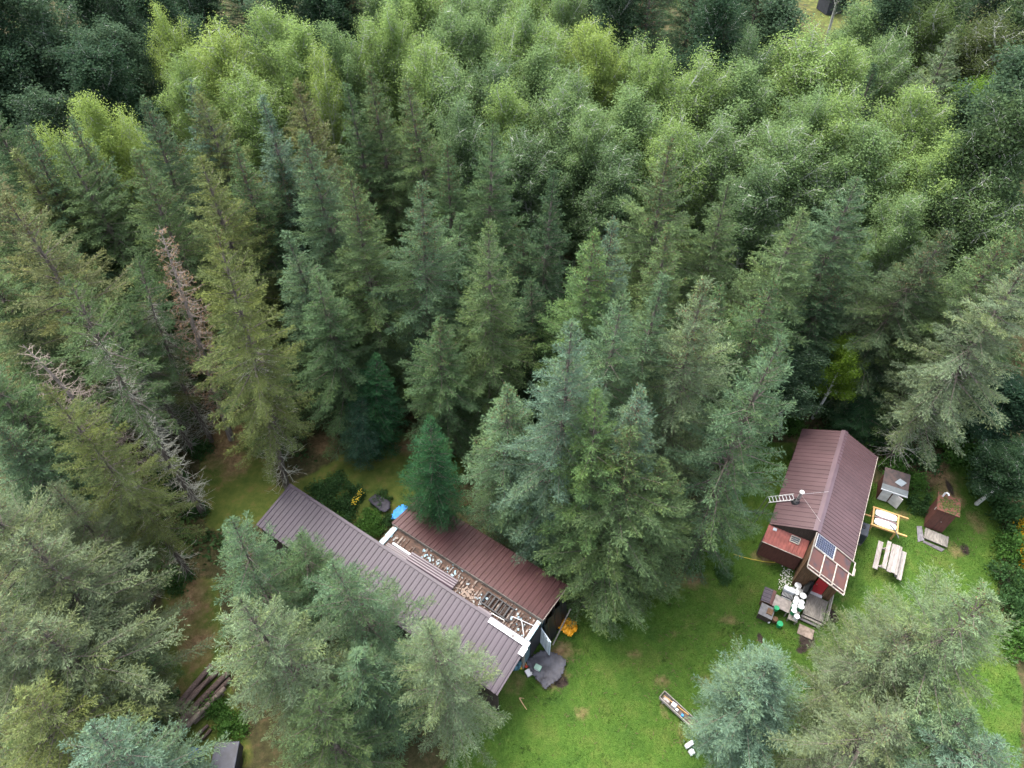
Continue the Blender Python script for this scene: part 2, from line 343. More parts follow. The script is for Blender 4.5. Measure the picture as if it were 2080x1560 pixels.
def dead_spruce(seed, H=16., R=2.0, keep=.3, color='dead_needles'):
    g = np.random.default_rng(seed); wood = MB(); P, D, Ls, W = [], [], [], []
    bx = g.normal(0, .3)
    def axis(z): return np.array([bx * math.sin(z / H * 3), 0, z])
    wood.tube([axis(z) for z in np.linspace(0, H, 9)], [.19 * (1 - t) ** .8 + .015 for t in np.linspace(0, 1, 9)], 7, False); tw = MB()
    z = H * .22; az = 0
    while z < H - .2:
        u = (z - H * .22) / (H * .78)
        for k in range(5):
            az += 2.399 + g.normal(0, .3); Lb = (R * (1 - u) ** .7 * g.uniform(.5, 1.15) + .15); h = np.array([math.cos(az), math.sin(az), 0]); s_ = np.array([-math.sin(az), math.cos(az), 0]); o = axis(z + g.uniform(-.2, .2)); e = -.15 + .6 * u
            def path(s): s = np.asarray(s)[..., None]; return o + h * Lb * s + np.array([0, 0, 1.]) * Lb * (e * s - .35 * s ** 2 + .5 * s ** 3)
            tw.tube(path(np.linspace(0, 1, 5)), [.022, .015, .011, .007, .003], 3, False)
            q = int(Lb / .13) * 2
            for j in range(q):
                s = g.uniform(.25, 1); b = path(s); sd_ = 1 if j % 2 else -1
                d = h * .5 + s_ * sd_ * .8 + np.array([0, 0, g.normal(-.25, .2)]); l = g.uniform(.12, .5) * (1.1 - .5 * s) * min(1, Lb)
                tw.tube([b, b + d * l * .6 + np.array([0, 0, -.03]), b + d * l], [.008, .005, .002], 3, False)
                if g.random() < keep:
                    m = 5; P.append(b + d * l * g.uniform(.3, 1, (m, 1))); D.append(d + g.normal(0, .5, (m, 3))); Ls.append(g.uniform(.07, .15, m)); W.append(g.uniform(.02, .04, m))
        z += g.uniform(.35, .6) * (1 - .3 * u)
    def tomesh(mb, nm): me = bpy.data.meshes.new(nm); me.from_pydata(mb.v, [], mb.f); me.update(); return me
    parts = [('trunk', tomesh(wood, 'trunk'), 'dead_bark'), ('bare_branches', tomesh(tw, 'bare_branches'), 'dead_twig')]
    if P:
        P, D, Ls, W = map(np.concatenate, (P, D, Ls, W)); V, Fq, a, b = blades(P, D, Ls, W, g.uniform(0, 3, len(P)), g.random(len(P)), g.random(len(P)))
        parts.append(('crown', mesh_np('dry_needles', V, Fq, {'tint': a, 'warm': b}), 'needles'))
    return dict(H=H, R=R, parts=parts)

def leaves(g, P, size, warm=None, flat=.5):
    n = len(P); N = unit(g.normal(0, 1, (n, 3)) + np.array([0, 0, flat])); D = unit(np.cross(N, g.normal(0, 1, (n, 3)))); S = np.cross(N, D)
    L = size * g.uniform(.7, 1.3, n); Wd = L * g.uniform(.65, .95, n)
    V = np.stack([P, P + D * (L * .5)[:, None] + S * (Wd / 2)[:, None] + N * (L * .1)[:, None], P + D * L[:, None], P + D * (L * .5)[:, None] - S * (Wd / 2)[:, None] + N * (L * .1)[:, None]], 1).reshape(-1, 3)
    return V, np.arange(4 * n).reshape(n, 4)

def aspen(seed, H=18., R=2.6, base=.30, nlimb=23, nleaf=50000, size=.092, lean=.3, forks=2, clump=.24, airy=.12):
    g = np.random.default_rng(seed); wood = MB(); tips = []
    stems = []
    for f in range(forks):
        a = g.uniform(0, 6.28) if f else 0; off = (0 if f == 0 else g.uniform(.5, .9)) * np.array([math.cos(a), math.sin(a)]) * R * .55
        zf = H * (.30 + .15 * g.random()) if f else 0; top = H * (1 if f == 0 else g.uniform(.8, .95)); w1, w2 = g.normal(0, lean, 2)
        def ax(z, off=off, zf=zf, top=top, w1=w1, w2=w2):
            t = max(0, (z - zf) / (top - zf)) if f else z / H
            return np.array([w1 * math.sin(z / H * 3.1) + off[0] * t ** .8, w2 * math.sin(z / H * 2.4) + off[1] * t ** .8, z])
        zz = np.linspace(zf, top * .95, 9); wood.tube([ax(z) for z in zz], [(.15 if f == 0 else .09) * max(0, 1 - z / (top * .92)) ** .7 + .008 for z in zz], 7, False)
        stems.append((ax, top))
    for (ax, top) in stems:
        nl = nlimb if ax is stems[0][0] else int(nlimb * .7)
        for i in range(nl):
            u = (i + g.random()) / nl; zb = H * base + (top * .90 - H * base) * u ** .85
            Lb = H * g.uniform(.20, .31) * (1 - .55 * u); az = i * 2.399 + g.normal(0, .4); el = rad(g.uniform(38, 56) + 14 * u)
            zt_ = H * g.uniform(.80, 1.0) if u > .35 else H * g.uniform(.55, .8); Lb = max(.7, min(Lb, (zt_ - zb) / math.sin(el)))
            ho = min(R * (1.05 if u < .6 else .8), Lb * math.cos(el)) * g.uniform(.75, 1.1)
            h = np.array([math.cos(az), math.sin(az), 0]); o = ax(zb)
            def path(s): s = np.asarray(s)[..., None]; return o + h * ho * s ** .8 + np.array([0, 0, Lb * math.sin(el)]) * s ** 1.15
            wood.tube(path(np.linspace(0, 1, 5)), [.06 * (1 - .5 * u) + .015, .045, .034, .022, .007], 4, False)
            ns = int(4 + Lb * 8)
            for j in range(ns):
                s = .18 + .82 * (j + g.random()) / ns; b = path(s); d = unit(h * .35 + g.normal(0, .7, 3) + np.array([0, 0, .45])); l = g.uniform(.35, 1.0) * (1.1 - .65 * s) + .12
                wood.tube([b, b + d * l], [.010, .003], 3, False)
                for q in range(3): tips.append(b + d * l * (q + 1) / 3)
    for (ax, top) in stems:                                       # leafy leader
        for i in range(70):
            b = ax(top * (.66 + .31 * g.random())); d = unit(g.normal(0, .8, 3) + np.array([0, 0, .6])); l = g.uniform(.25, .8)
            wood.tube([b, b + d * l], [.010, .003], 3, False)
            for q in range(3): tips.append(b + d * l * (q + 1) / 3)
    tips = np.array(tips); g.shuffle(tips); keep = tips[:int(len(tips) * (1 - airy))]
    per = max(4, int(nleaf / len(keep))); ci = np.repeat(np.arange(len(keep)), per); n = len(ci)
    Pt = keep[ci] + g.normal(0, 1, (n, 3)) * clump * np.array([1, 1, .8]); V, Fq = leaves(g, Pt, size, flat=.9)
    tb = g.uniform(0, 1, len(keep)); wb = g.random(len(keep)) ** 2
    tint = np.clip(.5 + (tb[ci] - .5) * .3 + g.normal(0, .13, n), 0, 1); warm = np.clip(wb[ci] * .4 + g.normal(0, .25, n), 0, 1)
    me = bpy.data.meshes.new('trunk'); me.from_pydata(wood.v, [], wood.f); me.update()
    return dict(H=H, R=R, parts=[('trunk', me, 'aspen_bark'), ('crown', mesh_np('leaves', V, Fq, {'tint': np.repeat(tint, 4), 'warm': np.repeat(warm, 4)}), 'leaf')])

def bush_mesh(seed, n=1500, size=.12, clumps=26, stems=9):
    g = np.random.default_rng(seed); c = g.normal(0, 1, (clumps, 3)); c = unit(c) * g.uniform(.35, .9, (clumps, 1)); c[:, 2] = np.abs(c[:, 2]) * .95 + .1
    ci = g.integers(0, clumps, n); P = c[ci] + g.normal(0, .15, (n, 3)); P[:, 2] = np.maximum(P[:, 2], .02); V, Fq = leaves(g, P, size)
    tint = np.clip(.5 + (g.random(clumps)[ci] - .5) * .4 + g.normal(0, .2, n), 0, 1); warm = np.clip((g.random(clumps) ** 3)[ci] * .6 + g.normal(0, .2, n), 0, 1)
    mb = MB()
    for i in range(stems): mb.tube([(0, 0, 0), tuple(c[i] * .5 + np.array([0, 0, .1])), tuple(c[i])], [.02, .013, .005], 4, False)
    me = bpy.data.meshes.new('stems'); me.from_pydata(mb.v, [], mb.f); me.update()
    return dict(H=1., R=1., parts=[('stems', me, 'spruce_bark'), ('crown', mesh_np('leaves', V, Fq, {'tint': np.repeat(tint, 4), 'warm': np.repeat(warm, 4)}), 'leaf')])

mat('spruce_bark', (.105, .088, .075), .9, .45, 9, stretch=(1, 1, .3), bump=.4)
mat('aspen_bark', (.46, .47, .43), .8, .3, 5, col2=(.28, .27, .24), thr=(.45, .7), stretch=(1, 1, 2))
mat('dead_bark', (.20, .17, .15), .9, .35, 8, stretch=(1, 1, .3))
mat('dead_twig', (.20, .165, .140), .9, .3, 6)
mat('lichen_twig', (.30, .30, .245), .9, .35, 5)
mat('cone', (.15, .10, .05), .7, .35, 4)
foliage_mat('needles', .10, .6); foliage_mat('leaf', .5, .6)

PROTO = {
    's': [spruce(1, R=2.2, nper=7, gap=.62, cones=.22, jit=.22), spruce(2, R=2.2, nper=7, gap=.66, droop=.5, jit=.24), spruce(3, R=2.2, nper=7, gap=.60, cones=.3, droop=.3, jit=.28, skip=.1)],
    'sb': [spruce(4, H=14, R=2.4, nper=8, shape='ovoid', gap=.56, low_el=4, top_el=58, droop=.26, z0=.8, jit=.26, skip=.06, bare=.28),
           spruce(5, H=14, R=2.3, nper=6, shape='cone', gap=.68, low_el=-10, top_el=48, droop=.4, z0=.8, jit=.34, skip=.1, bare=.26, hang=.45, wide=.85), spruce(13, H=14, R=2.3, nper=7, shape='cone', gap=.66, low_el=-6, top_el=50, droop=.3, z0=.8, jit=.3, skip=.1, bare=.28, hang=.35, wide=.9)],
    'sn': [spruce(6, R=1.7, nper=6, shape='narrow', gap=.56, top_el=50), spruce(7, R=1.8, nper=6, shape='cone', gap=.60, cones=.35, jit=.3)],
    'sr': [spruce(8, R=2.3, nper=5, gap=.62, skip=.3, jit=.45, bare=.3, z0=9.5, dens=.85, droop=.4, deadlow=320, bend=.3), spruce(9, R=2.5, nper=6, gap=.62, skip=.2, jit=.38, bare=.3, z0=3.4, droop=.5, deadlow=190, cones=.15, bend=.3, hang=.4), spruce(12, R=2.4, nper=6, gap=.60, skip=.12, jit=.32, bare=.24, z0=4.6, droop=.45, deadlow=150, cones=.1, bend=.25, hang=.4)],
    'fir': [spruce(10, H=9, R=1.5, z0=.3, gap=.44, nper=8, shape='cone', low_el=-4, top_el=40, droop=.12, jit=.1, skip=.0, sprig=.15, bare=.06, hang=.08, wide=1.5)],
    'd': [dead_spruce(21, R=1.7, keep=.55), dead_spruce(22, R=1.8, keep=.0)],
    'a': [aspen(30), aspen(31, R=2.4, forks=3), aspen(32, R=2.8, forks=2, nlimb=25, nleaf=54000), aspen(33, R=2.3, forks=1, nlimb=30), aspen(34, R=2.7, forks=3, airy=.2)],
    'b': [aspen(40, R=2.0, forks=1, nlimb=22, nleaf=32000, size=.13, airy=.15, clump=.25, lean=.5), aspen(41, R=2.2, forks=2, nlimb=18, nleaf=34000, size=.13, airy=.1, clump=.25, lean=.5)],
    'bush': [bush_mesh(50), bush_mesh(51), bush_mesh(52, clumps=40)],
}
COUNT = {}
def plant(kind, pos, h, r, col, label, cat, name, top=None, group=None, var=None):
    lst = PROTO[kind]; i = COUNT.get(kind, 0); COUNT[kind] = i + 1; p = lst[i % len(lst)] if var is None else lst[var % len(lst)]
    e = thing(name, label, cat, pos, 0, group)
    q = Quaternion((0, 0, 1), R_.uniform(0, 6.28))
    if top is not None:
        d = (Vector(top) - Vector(pos)).normalized(); q = Vector((0, 0, 1)).rotation_difference(d) @ q
    e.rotation_mode = 'QUATERNION'; e.rotation_quaternion = q; s = r / p['R'] * (1.02 if kind in ('s', 'sn') else 1.04 if kind in ('sb', 'sr') else 1.0); e.scale = (s, s, h / p['H'])
    for nm, me, mn in p['parts']:
        o = link(nm, me, MATS[mn], e); o.color = (*col, 1)
        if nm in ('crown', 'cones', 'dead_branches', 'bare_branches'): o['kind'] = 'stuff'
    return e

def tree(kind, px, py, h, r, col, label, base=None, group=None, var=None, cat='tree', name=None):
    if base:
        B = at(*base); t = at(px, py, 10); ray = t - Vector((0, 0, CAMH)); k = (ray.x * B.x + ray.y * B.y) / (ray.x ** 2 + ray.y ** 2)
        T = Vector((0, 0, CAMH)) + ray * k; h = (T - B).length; top = T; pos = B
    else:
        T = at(px, py, h); pos = Vector((T.x, T.y, 0)); top = T + Vector((R_.gauss(0, .25), R_.gauss(0, .25), 0)); pos = pos - (top - T)
    nm = name or {'s': 'spruce_tree', 'sb': 'spruce_tree', 'sn': 'spruce_tree', 'sr': 'spruce_tree', 'fir': 'fir_tree', 'd': 'dead_spruce', 'a': 'aspen_tree', 'b': 'birch_tree', 'bush': 'bush'}[kind]
    return plant(kind, pos, h, r, col, label, cat, nm, top, group, var)

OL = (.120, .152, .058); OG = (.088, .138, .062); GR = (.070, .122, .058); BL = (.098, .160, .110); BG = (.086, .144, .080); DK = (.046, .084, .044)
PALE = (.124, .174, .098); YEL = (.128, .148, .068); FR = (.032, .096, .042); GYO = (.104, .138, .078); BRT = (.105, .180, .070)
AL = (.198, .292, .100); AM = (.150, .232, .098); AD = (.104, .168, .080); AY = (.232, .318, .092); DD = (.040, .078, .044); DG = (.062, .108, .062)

# ------------------------------------------------------------------ the trees, one by one: kind, apex pixel, height, crown radius, leaf colour, label
T = [
 # near row, bottom of the picture
 ('sb', 525, 1195, 14.0, 2.2, PALE, 'cream tipped spruce in front of the long purple roof, nearest its left half'),
 ('sb', 458, 1045, 13.5, 2.0, BG, 'blue green spruce overlapping the left end of the long purple roof'),
 ('sb', 600, 1085, 10.0, 1.7, GR, 'darker green spruce tucked behind the blue green one at the purple roof'),
 ('sb', 692, 1118, 12.5, 2.0, BG, 'grey green spruce covering the middle of the long purple roof'),
 ('sb', 878, 1278, 12.5, 1.95, PALE, 'pale olive spruce covering the right end of the long purple roof'),
 ('sn', 735, 1330, 9.5, 1.9, BG, 'grey green spruce below the purple roof, between two paler spruces'),
 ('sb', 640, 1440, 9.5, 1.9, OG, 'olive spruce crown cut by the bottom edge beside the pale spruces'),
 ('sb', 160, 1490, 11.0, 2.1, BL, 'blue spruce cut by the bottom edge, left of the log pile'),
 ('sb', 300, 1520, 7.0, 1.0, BL, 'smaller blue spruce at the bottom edge just below the log pile'),
 ('sr', 70, 1260, 11.5, 2.6, GYO, 'shaggy olive spruce in the lower left corner, left of the log pile', None, 1),
 ('sr', 20, 1400, 11.0, 2.2, OL, 'yellow olive spruce on the left edge near the lower left corner', None, 1),
 ('sr', 150, 1330, 8.0, 1.6, GR, 'dull green spruce left of the bare brown ground by the logs', None, 1),
 ('sr', 15, 1110, 13.0, 2.5, GYO, 'pale ragged spruce on the left edge with many bare grey branches', None, 1),
 ('sr', 85, 788, 16.4, 1.65, OL, 'spruce with yellow tip leaning over bare ground at left', (385, 1165), 2),
 ('sr', 100, 975, 12.0, 1.6, GYO, 'thin crowned spruce with grey branches behind the yellow tipped one', None, 1),
 ('s', -15, 870, 13.5, 2.2, BG, 'grey green spruce on the left edge below the bare grey snag'),
 ('sb', 1575, 1360, 8.5, 2.35, BL, 'round blue spruce beside the narrow wooden trough on the lawn'),
 ('sr', 2015, 1195, 14.0, 2.6, (.110, .160, .086), 'large pale spruce with silvery tips leaning right on the lawn', None, 1),
 ('sr', 1850, 1260, 11.0, 2.3, GYO, 'loose grey olive spruce left of the large silvery one on the lawn', None, 1),
 ('sb', 2050, 1500, 11.0, 2.2, BL, 'blue green spruce in the lower right corner'),
 ('sr', 1820, 1470, 10.0, 2.4, GYO, 'shaggy dull spruce between the round blue spruce and the corner', None, 1),
 ('sb', 1985, 1440, 10.5, 2.0, BG, 'grey green spruce below the large silvery one near the right edge'),
 # front of the stand, centre
 ('s', 1160, 655, 18.7, 2.2, BL, 'tall blue grey spruce in the clump left of the cabin lawn', (1117, 1130)),
 ('sb', 1205, 786, 16.0, 2.0, BRT, 'bright yellow green topped spruce in the clump behind the brown roof'),
 ('s', 1259, 890, 14.5, 2.5, OG, 'olive grey spruce in front of the bright topped one at the lawn'),
 ('sn', 1296, 772, 16.0, 1.9, BL, 'narrow blue spruce right of the bright topped one'),
 ('s', 1353, 944, 12.0, 2.1, OG, 'short olive spruce at the lawn edge between two larger ones'),
 ('sb', 1592, 684, 18.0, 2.45, BG, 'broad full spruce standing left of the cabin roof'),
 ('s', 1255, 576, 18.5, 2.3, BG, 'grey green spruce directly behind the tall blue grey one'),
 ('sn', 1353, 556, 18.5, 1.9, BG, 'slim spruce with pale tip left of the yellow tipped one'),
 ('s', 1444, 562, 19.0, 2.4, PALE, 'spruce with pale yellow upper crown behind the broad full one'),
 ('sn', 1030, 790, 12.8, 2.0, BG, 'leaning blue green spruce behind the brown roof', (1022, 1075)),
 ('s', 1090, 930, 9.0, 1.9, BG, 'low blue grey spruce between the leaning one and the tall clump'),
 ('fir', 764, 722, 8.2, 1.45, FR, 'taller dark green layered fir in the pair on the back lawn', (765, 905)),
 ('fir', 736, 805, 5.6, 1.3, (.050, .108, .070), 'shorter bluish layered fir in the pair on the back lawn', (738, 922)),
 ('fir', 873, 850, 10.9, 1.5, FR, 'pointed deep green fir touching the brown roof', (888, 1085)),
 ('sr', 430, 457, 19.3, 2.15, OL, 'tall yellow olive spruce behind the left end of the purple roof', (583, 990), 2),
 ('s', 985, 447, 20.0, 2.3, OG, 'tall olive green spruce at the centre of the stand'),
 ('s', 838, 376, 20.0, 2.4, BG, 'tall spruce left of the centre one, above the fir pair'),
 ('s', 702, 355, 20.0, 2.3, OG, 'olive spruce with full crown, two left of the centre spruce'),
 ('sn', 590, 480, 17.0, 2.0, BG, 'slim blue green spruce right of the tall yellow olive one'),
 ('s', 640, 560, 15.5, 2.2, GR, 'shaded green spruce low between the slim one and the fir pair'),
 ('s', 900, 640, 14.0, 2.0, GR, 'dull green spruce filling the gap above the pointed fir'),
 ('s', 1191, 473, 19.0, 2.2, BRT, 'fresh green spruce with pale tip above the dark gap'),
 ('sn', 1239, 455, 19.0, 1.8, BL, 'slim bluish spruce right behind the fresh green one'),
 ('sn', 1124, 340, 20.0, 1.7, DK, 'dark slender spruce standing alone in the dark gap'),
 ('s', 983, 248, 20.5, 2.4, GR, 'grey green spruce below the aspens behind the centre spruce'),
 ('s', 1385, 281, 20.5, 2.6, OG, 'tall olive spruce rising into the aspens right of centre'),
 ('sn', 1367, 460, 18.0, 1.9, OG, 'small topped spruce in front of the tall olive one right of centre'),
 ('sn', 1478, 372, 19.0, 1.8, OG, 'narrow brownish topped spruce right of the tall olive one'),
 ('s', 1622, 423, 18.5, 2.7, OG, 'broad layered spruce with drooping branches behind the cabin stand', None, 1),
 ('s', 1745, 362, 19.0, 2.5, BG, 'blunt grey green spruce right of the broad layered one'),
 ('s', 1915, 463, 17.5, 2.6, (.055, .085, .045), 'dark green spruce with a bare brown tip on the right'),
 ('sn', 1565, 560, 15.0, 2.0, GR, 'shaded spruce between the pale yellow one and the layered one'),
 ('sr', 2075, 540, 16.0, 2.5, (.120, .164, .098), 'big silvery spruce leaning right behind the cabin', (1802, 935), 2),
 ('s', 2040, 473, 18.0, 2.6, OG, 'pale olive spruce behind the big silvery leaning one'),
 ('fir', 1755, 785, 5.0, 1.5, (.032, .075, .036), 'low dark fir just behind the cabin roof', (1740, 885)),
 # left side stand
 ('s', 138, 285, 20.0, 2.6, OG, 'olive spruce with brownish top in the upper left stand'),
 ('s', 57, 271, 20.0, 2.4, BG, 'grey spruce with rusty top near the left edge'),
 ('s', 279, 312, 20.0, 2.4, OG, 'spruce with brown cones left of the two yellowish ones'),
 ('s', 400, 325, 20.0, 2.5, OL, 'yellowish spruce with double tip above the tall yellow olive one'),
 ('sn', 20, 302, 19.0, 2.2, OL, 'small olive spruce top by the left edge under the birches'),
 ('sr', 8, 406, 19.0, 2.7, YEL, 'golden ragged spruce on the left edge', None, 1),
 ('s', 110, 470, 18.0, 2.5, OG, 'green spruce right of the golden ragged one'),
 ('sr', 150, 562, 18.3, 1.9, OG, 'spruce with long lichen grey trunk standing on the open ground', (415, 1045), 0),
 ('sr', 215, 640, 15.5, 1.4, GR, 'thin spruce with dark trunk left of the lichen grey one', (352, 975), 0),
 ('sr', 285, 520, 17.0, 1.5, GR, 'thin spruce with dark trunk behind the reddish dead one', (431, 897), 0),
 ('s', 286, 204, 20.5, 2.3, BG, 'bluish spruce below the dark gap beside the bright aspens'),
 ('sn', 374, 180, 21.0, 2.1, BL, 'bluish spruce in front of the bright aspens, left of a rusty one'),
 ('s', 417, 187, 21.0, 2.5, OL, 'rusty topped spruce in front of the bright aspens'),
 ('sn', 525, 197, 21.0, 2.2, BL, 'blue green spruce between two cone laden spruces'),
 ('s', 619, 167, 21.0, 2.4, YEL, 'spruce with orange cone laden top before the bright aspens', None, 0),
 ('s', 628, 271, 20.5, 2.5, BG, 'tall grey green spruce in front of the orange topped one'),
 ('sn', 480, 300, 19.0, 2.2, GR, 'green spruce between the yellowish and the grey green ones'),
 ('s', 764, 147, 21.0, 2.4, OG, 'left of two tall twin spruces before the aspen grove', None, 0),
 ('s', 827, 153, 21.0, 2.5, OG, 'right of two tall twin spruces, speckled with cones', None, 2),
 ('sn', 710, 177, 20.5, 2.0, GR, 'green spruce half hidden left of the twin spruces'),
 ('s', 905, 300, 18.5, 2.0, GR, 'shaded spruce right of the twin spruces'),
 ('sn', 145, 247, 20.0, 2.0, BG, 'greyish spruce top among the yellow aspens at left'),
 ('s', 1952, 69, 21.0, 2.6, PALE, 'tall pale spruce among leafy trees at the upper right'),
 ('sn', 1784, 143, 19.0, 2.1, DK, 'dark spruce between the big aspens at the upper right'),
 ('s', 1330, -40, 21.0, 3.4, DK, 'wide dark spruce at the top edge behind the aspens'),
 ('s', 1420, -60, 21.0, 3.0, DK, 'dark spruce at the top edge beside the wide one'),
 ('sr', 260, 620, 14.0, 1.3, GR, 'thinnest spruce with short dark trunk between two dark trunks', (395, 920), 0),
 ('s', -40, 200, 20.0, 2.6, GR, 'green spruce cut by the left edge, highest of the edge trees'),
 ('s', -55, 330, 20.0, 2.6, OG, 'olive spruce cut by the left edge above the golden ragged one'),
 ('s', -60, 520, 18.0, 2.6, OG, 'olive spruce cut by the left edge below the golden ragged one'),
 ('s', -60, 720, 16.0, 2.5, GR, 'green spruce cut by the left edge beside the grey snag'),
 ('sr', -50, 1000, 14.0, 2.6, GYO, 'olive spruce cut by the left edge above the pale ragged one', None, 1),
 ('sr', -60, 1230, 12.5, 2.6, GYO, 'olive spruce cut by the left edge below the pale ragged one', None, 1),
 ('s', 2125, 420, 18.0, 2.6, GR, 'green spruce cut by the right edge above the silvery one'),
 ('s', 470, 640, 13.0, 2.0, GR, 'short shaded spruce right of the tall yellow olive one'),
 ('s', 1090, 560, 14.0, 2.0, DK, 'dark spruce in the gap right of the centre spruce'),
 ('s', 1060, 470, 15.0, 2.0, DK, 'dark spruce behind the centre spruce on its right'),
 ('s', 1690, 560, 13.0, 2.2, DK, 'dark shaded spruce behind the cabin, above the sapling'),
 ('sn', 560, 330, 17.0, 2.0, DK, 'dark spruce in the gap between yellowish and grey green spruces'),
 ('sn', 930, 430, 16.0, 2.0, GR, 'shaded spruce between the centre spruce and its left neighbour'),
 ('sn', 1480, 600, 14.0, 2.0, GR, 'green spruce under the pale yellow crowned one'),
 # dead
 ('d', 322, 457, 16.5, 1.8, (.19, .135, .10), 'dead spruce with reddish brown needles at left', (470, 892), 0),
 ('d', 48, 702, 14.0, 2.2, (.2, .15, .1), 'bare grey dead spruce at the left edge', None, 1),
 # aspens
 ('a', 316, 10, 20.0, 1.9, AY, 'leftmost tall aspen of the bright yellow green clump'),
 ('a', 434, 30, 20.0, 2.7, AY, 'broad bright aspen, second in the yellow green clump'),
 ('a', 527, 4, 20.5, 2.6, AL, 'highest rounded aspen in the bright yellow green clump'),
 ('a', 592, 36, 20.0, 2.5, AL, 'aspen on the right shoulder of the bright clump'),
 ('a', 630, 80, 19.5, 1.9, AY, 'lowest right aspen of the bright clump, by the dark gap'),
 ('a', 365, 110, 18.0, 2.4, AL, 'lower aspen at the front left of the bright clump'),
 ('a', 490, 125, 18.0, 2.4, AL, 'lower aspen at the front of the bright clump'),
 ('a', 770, -55, 20.0, 2.4, AM, 'aspen cut by the top edge, first in the row behind the grove'),
 ('a', 845, -60, 20.0, 2.4, AL, 'aspen cut by the top edge, second in the row behind the grove'),
 ('a', 925, -65, 20.0, 2.5, AM, 'aspen cut by the top edge, third in the row behind the grove'),
 ('a', 1000, -55, 20.0, 2.4, AM, 'aspen cut by the top edge, fourth in the row behind the grove'),
 ('a', 1075, -65, 20.0, 2.4, AL, 'aspen cut by the top edge, fifth in the row behind the grove'),
 ('a', 1145, -55, 20.0, 2.3, AM, 'aspen cut by the top edge, last in the row behind the grove'),
 ('a', 680, 40, 20.0, 2.0, AM, 'aspen just right of the dark gap at the top'),
 ('a', 744, 22, 20.0, 2.3, AL, 'first aspen of the long grove from its left end'),
 ('a', 800, 5, 20.5, 2.3, AL, 'second aspen along the top of the long grove'),
 ('a', 862, 62, 20.0, 2.3, AL, 'aspen with yellow top standing before the grove, left part'),
 ('a', 905, 0, 20.5, 2.5, AM, 'third aspen along the top of the long grove'),
 ('a', 969, 22, 20.0, 2.4, AM, 'fourth aspen along the top of the long grove'),
 ('a', 1023, 20, 20.5, 2.4, AL, 'fifth aspen along the top of the long grove'),
 ('a', 1075, 5, 20.5, 2.3, AM, 'sixth aspen along the top of the long grove'),
 ('a', 1121, 26, 20.0, 2.3, AL, 'aspen at the shoulder where the grove top steps down'),
 ('a', 1197, 32, 20.0, 2.3, AY, 'yellow tipped aspen on the right of the grove top'),
 ('a', 1228, 60, 19.5, 1.9, AY, 'spiky aspen beside the yellow tipped one'),
 ('a', 1278, 60, 19.5, 2.3, AL, 'bright aspen in front of the wide dark spruce'),
 ('a', 1340, 88, 19.5, 2.2, AL, 'last bright aspen at the right end of the long grove'),
 ('a', 930, 105, 19.0, 2.5, AM, 'green aspen in the second row of the grove, left'),
 ('a', 1000, 115, 19.0, 2.4, AD, 'shaded aspen in the second row of the grove, middle'),
 ('a', 1085, 95, 19.0, 2.5, AM, 'green aspen in the second row of the grove, right of middle'),
 ('a', 1170, 120, 19.0, 2.4, AM, 'green aspen in the second row under the yellow tipped one'),
 ('a', 1022, 165, 18.5, 2.2, AL, 'aspen with pale top in the front row of the grove'),
 ('a', 1135, 158, 18.5, 2.6, AM, 'broad aspen with grey limbs in the front row of the grove'),
 ('a', 1200, 205, 18.0, 2.3, AM, 'front row aspen between the broad one and the forked one'),
 ('a', 1290, 184, 18.5, 2.6, AM, 'front row aspen with two pale tops and white limbs'),
 ('a', 1380, 212, 18.5, 2.4, AL, 'front row aspen with a long pale leaning stem'),
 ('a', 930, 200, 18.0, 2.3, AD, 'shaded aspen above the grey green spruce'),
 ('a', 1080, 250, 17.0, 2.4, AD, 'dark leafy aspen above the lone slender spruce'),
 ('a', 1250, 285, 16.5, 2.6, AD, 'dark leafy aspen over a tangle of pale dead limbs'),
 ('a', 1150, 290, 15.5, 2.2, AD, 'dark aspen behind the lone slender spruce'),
 ('a', 1427, 84, 20.0, 2.7, AL, 'tall aspen with white forked trunk right of the dark spruces'),
 ('a', 1525, 52, 19.5, 2.2, AD, 'darker aspen behind, left of the largest rounded one'),
 ('a', 1660, 34, 20.5, 3.2, AL, 'largest rounded aspen below the far dark shed'),
 ('a', 1728, 70, 19.5, 2.4, AL, 'right half of the large rounded aspen pair'),
 ('a', 1525, 130, 19.0, 2.6, AM, 'rounded aspen left below the largest one'),
 ('a', 1750, 160, 19.5, 2.8, AL, 'rounded aspen with yellow rim below the largest one'),
 ('a', 1673, 177, 19.0, 2.4, AM, 'narrow aspen left of the yellow rimmed one'),
 ('a', 1609, 234, 18.5, 2.7, AM, 'oval aspen with white trunk in front of the right group'),
 ('a', 1872, 168, 19.5, 2.7, AL, 'rounded aspen with pale forked stem right of the yellow rimmed one'),
 ('a', 1790, 250, 18.0, 2.6, AM, 'aspen with bare grey stems below the yellow rimmed one'),
 ('a', 1470, 215, 18.0, 2.6, AM, 'aspen with white branches under the tall forked one'),
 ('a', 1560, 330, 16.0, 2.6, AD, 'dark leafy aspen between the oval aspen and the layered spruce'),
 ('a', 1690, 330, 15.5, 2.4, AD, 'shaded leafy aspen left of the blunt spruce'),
 ('a', 1851, 386, 16.0, 2.2, AM, 'aspen with yellow speckled edge right of the blunt spruce'),
 ('a', 1777, 5, 19.0, 2.5, AM, 'olive leafy tree right of the far clearing'),
 ('a', 1841, 36, 19.5, 2.4, AM, 'leafy tree with a forked white stem at the upper right'),
 ('a', 1925, 0, 20.0, 3.0, (.085, .13, .045), 'olive leafy tree in the upper right woods'),
 ('a', 2040, 5, 20.0, 3.0, (.085, .115, .045), 'brownish green tree in the upper right corner'),
 ('a', 2003, 150, 17.5, 2.2, (.115, .21, .035), 'vivid green leafy tree near the upper right edge'),
 ('a', 1955, 275, 18.0, 2.5, AL, 'light aspen with yellow tips at the right'),
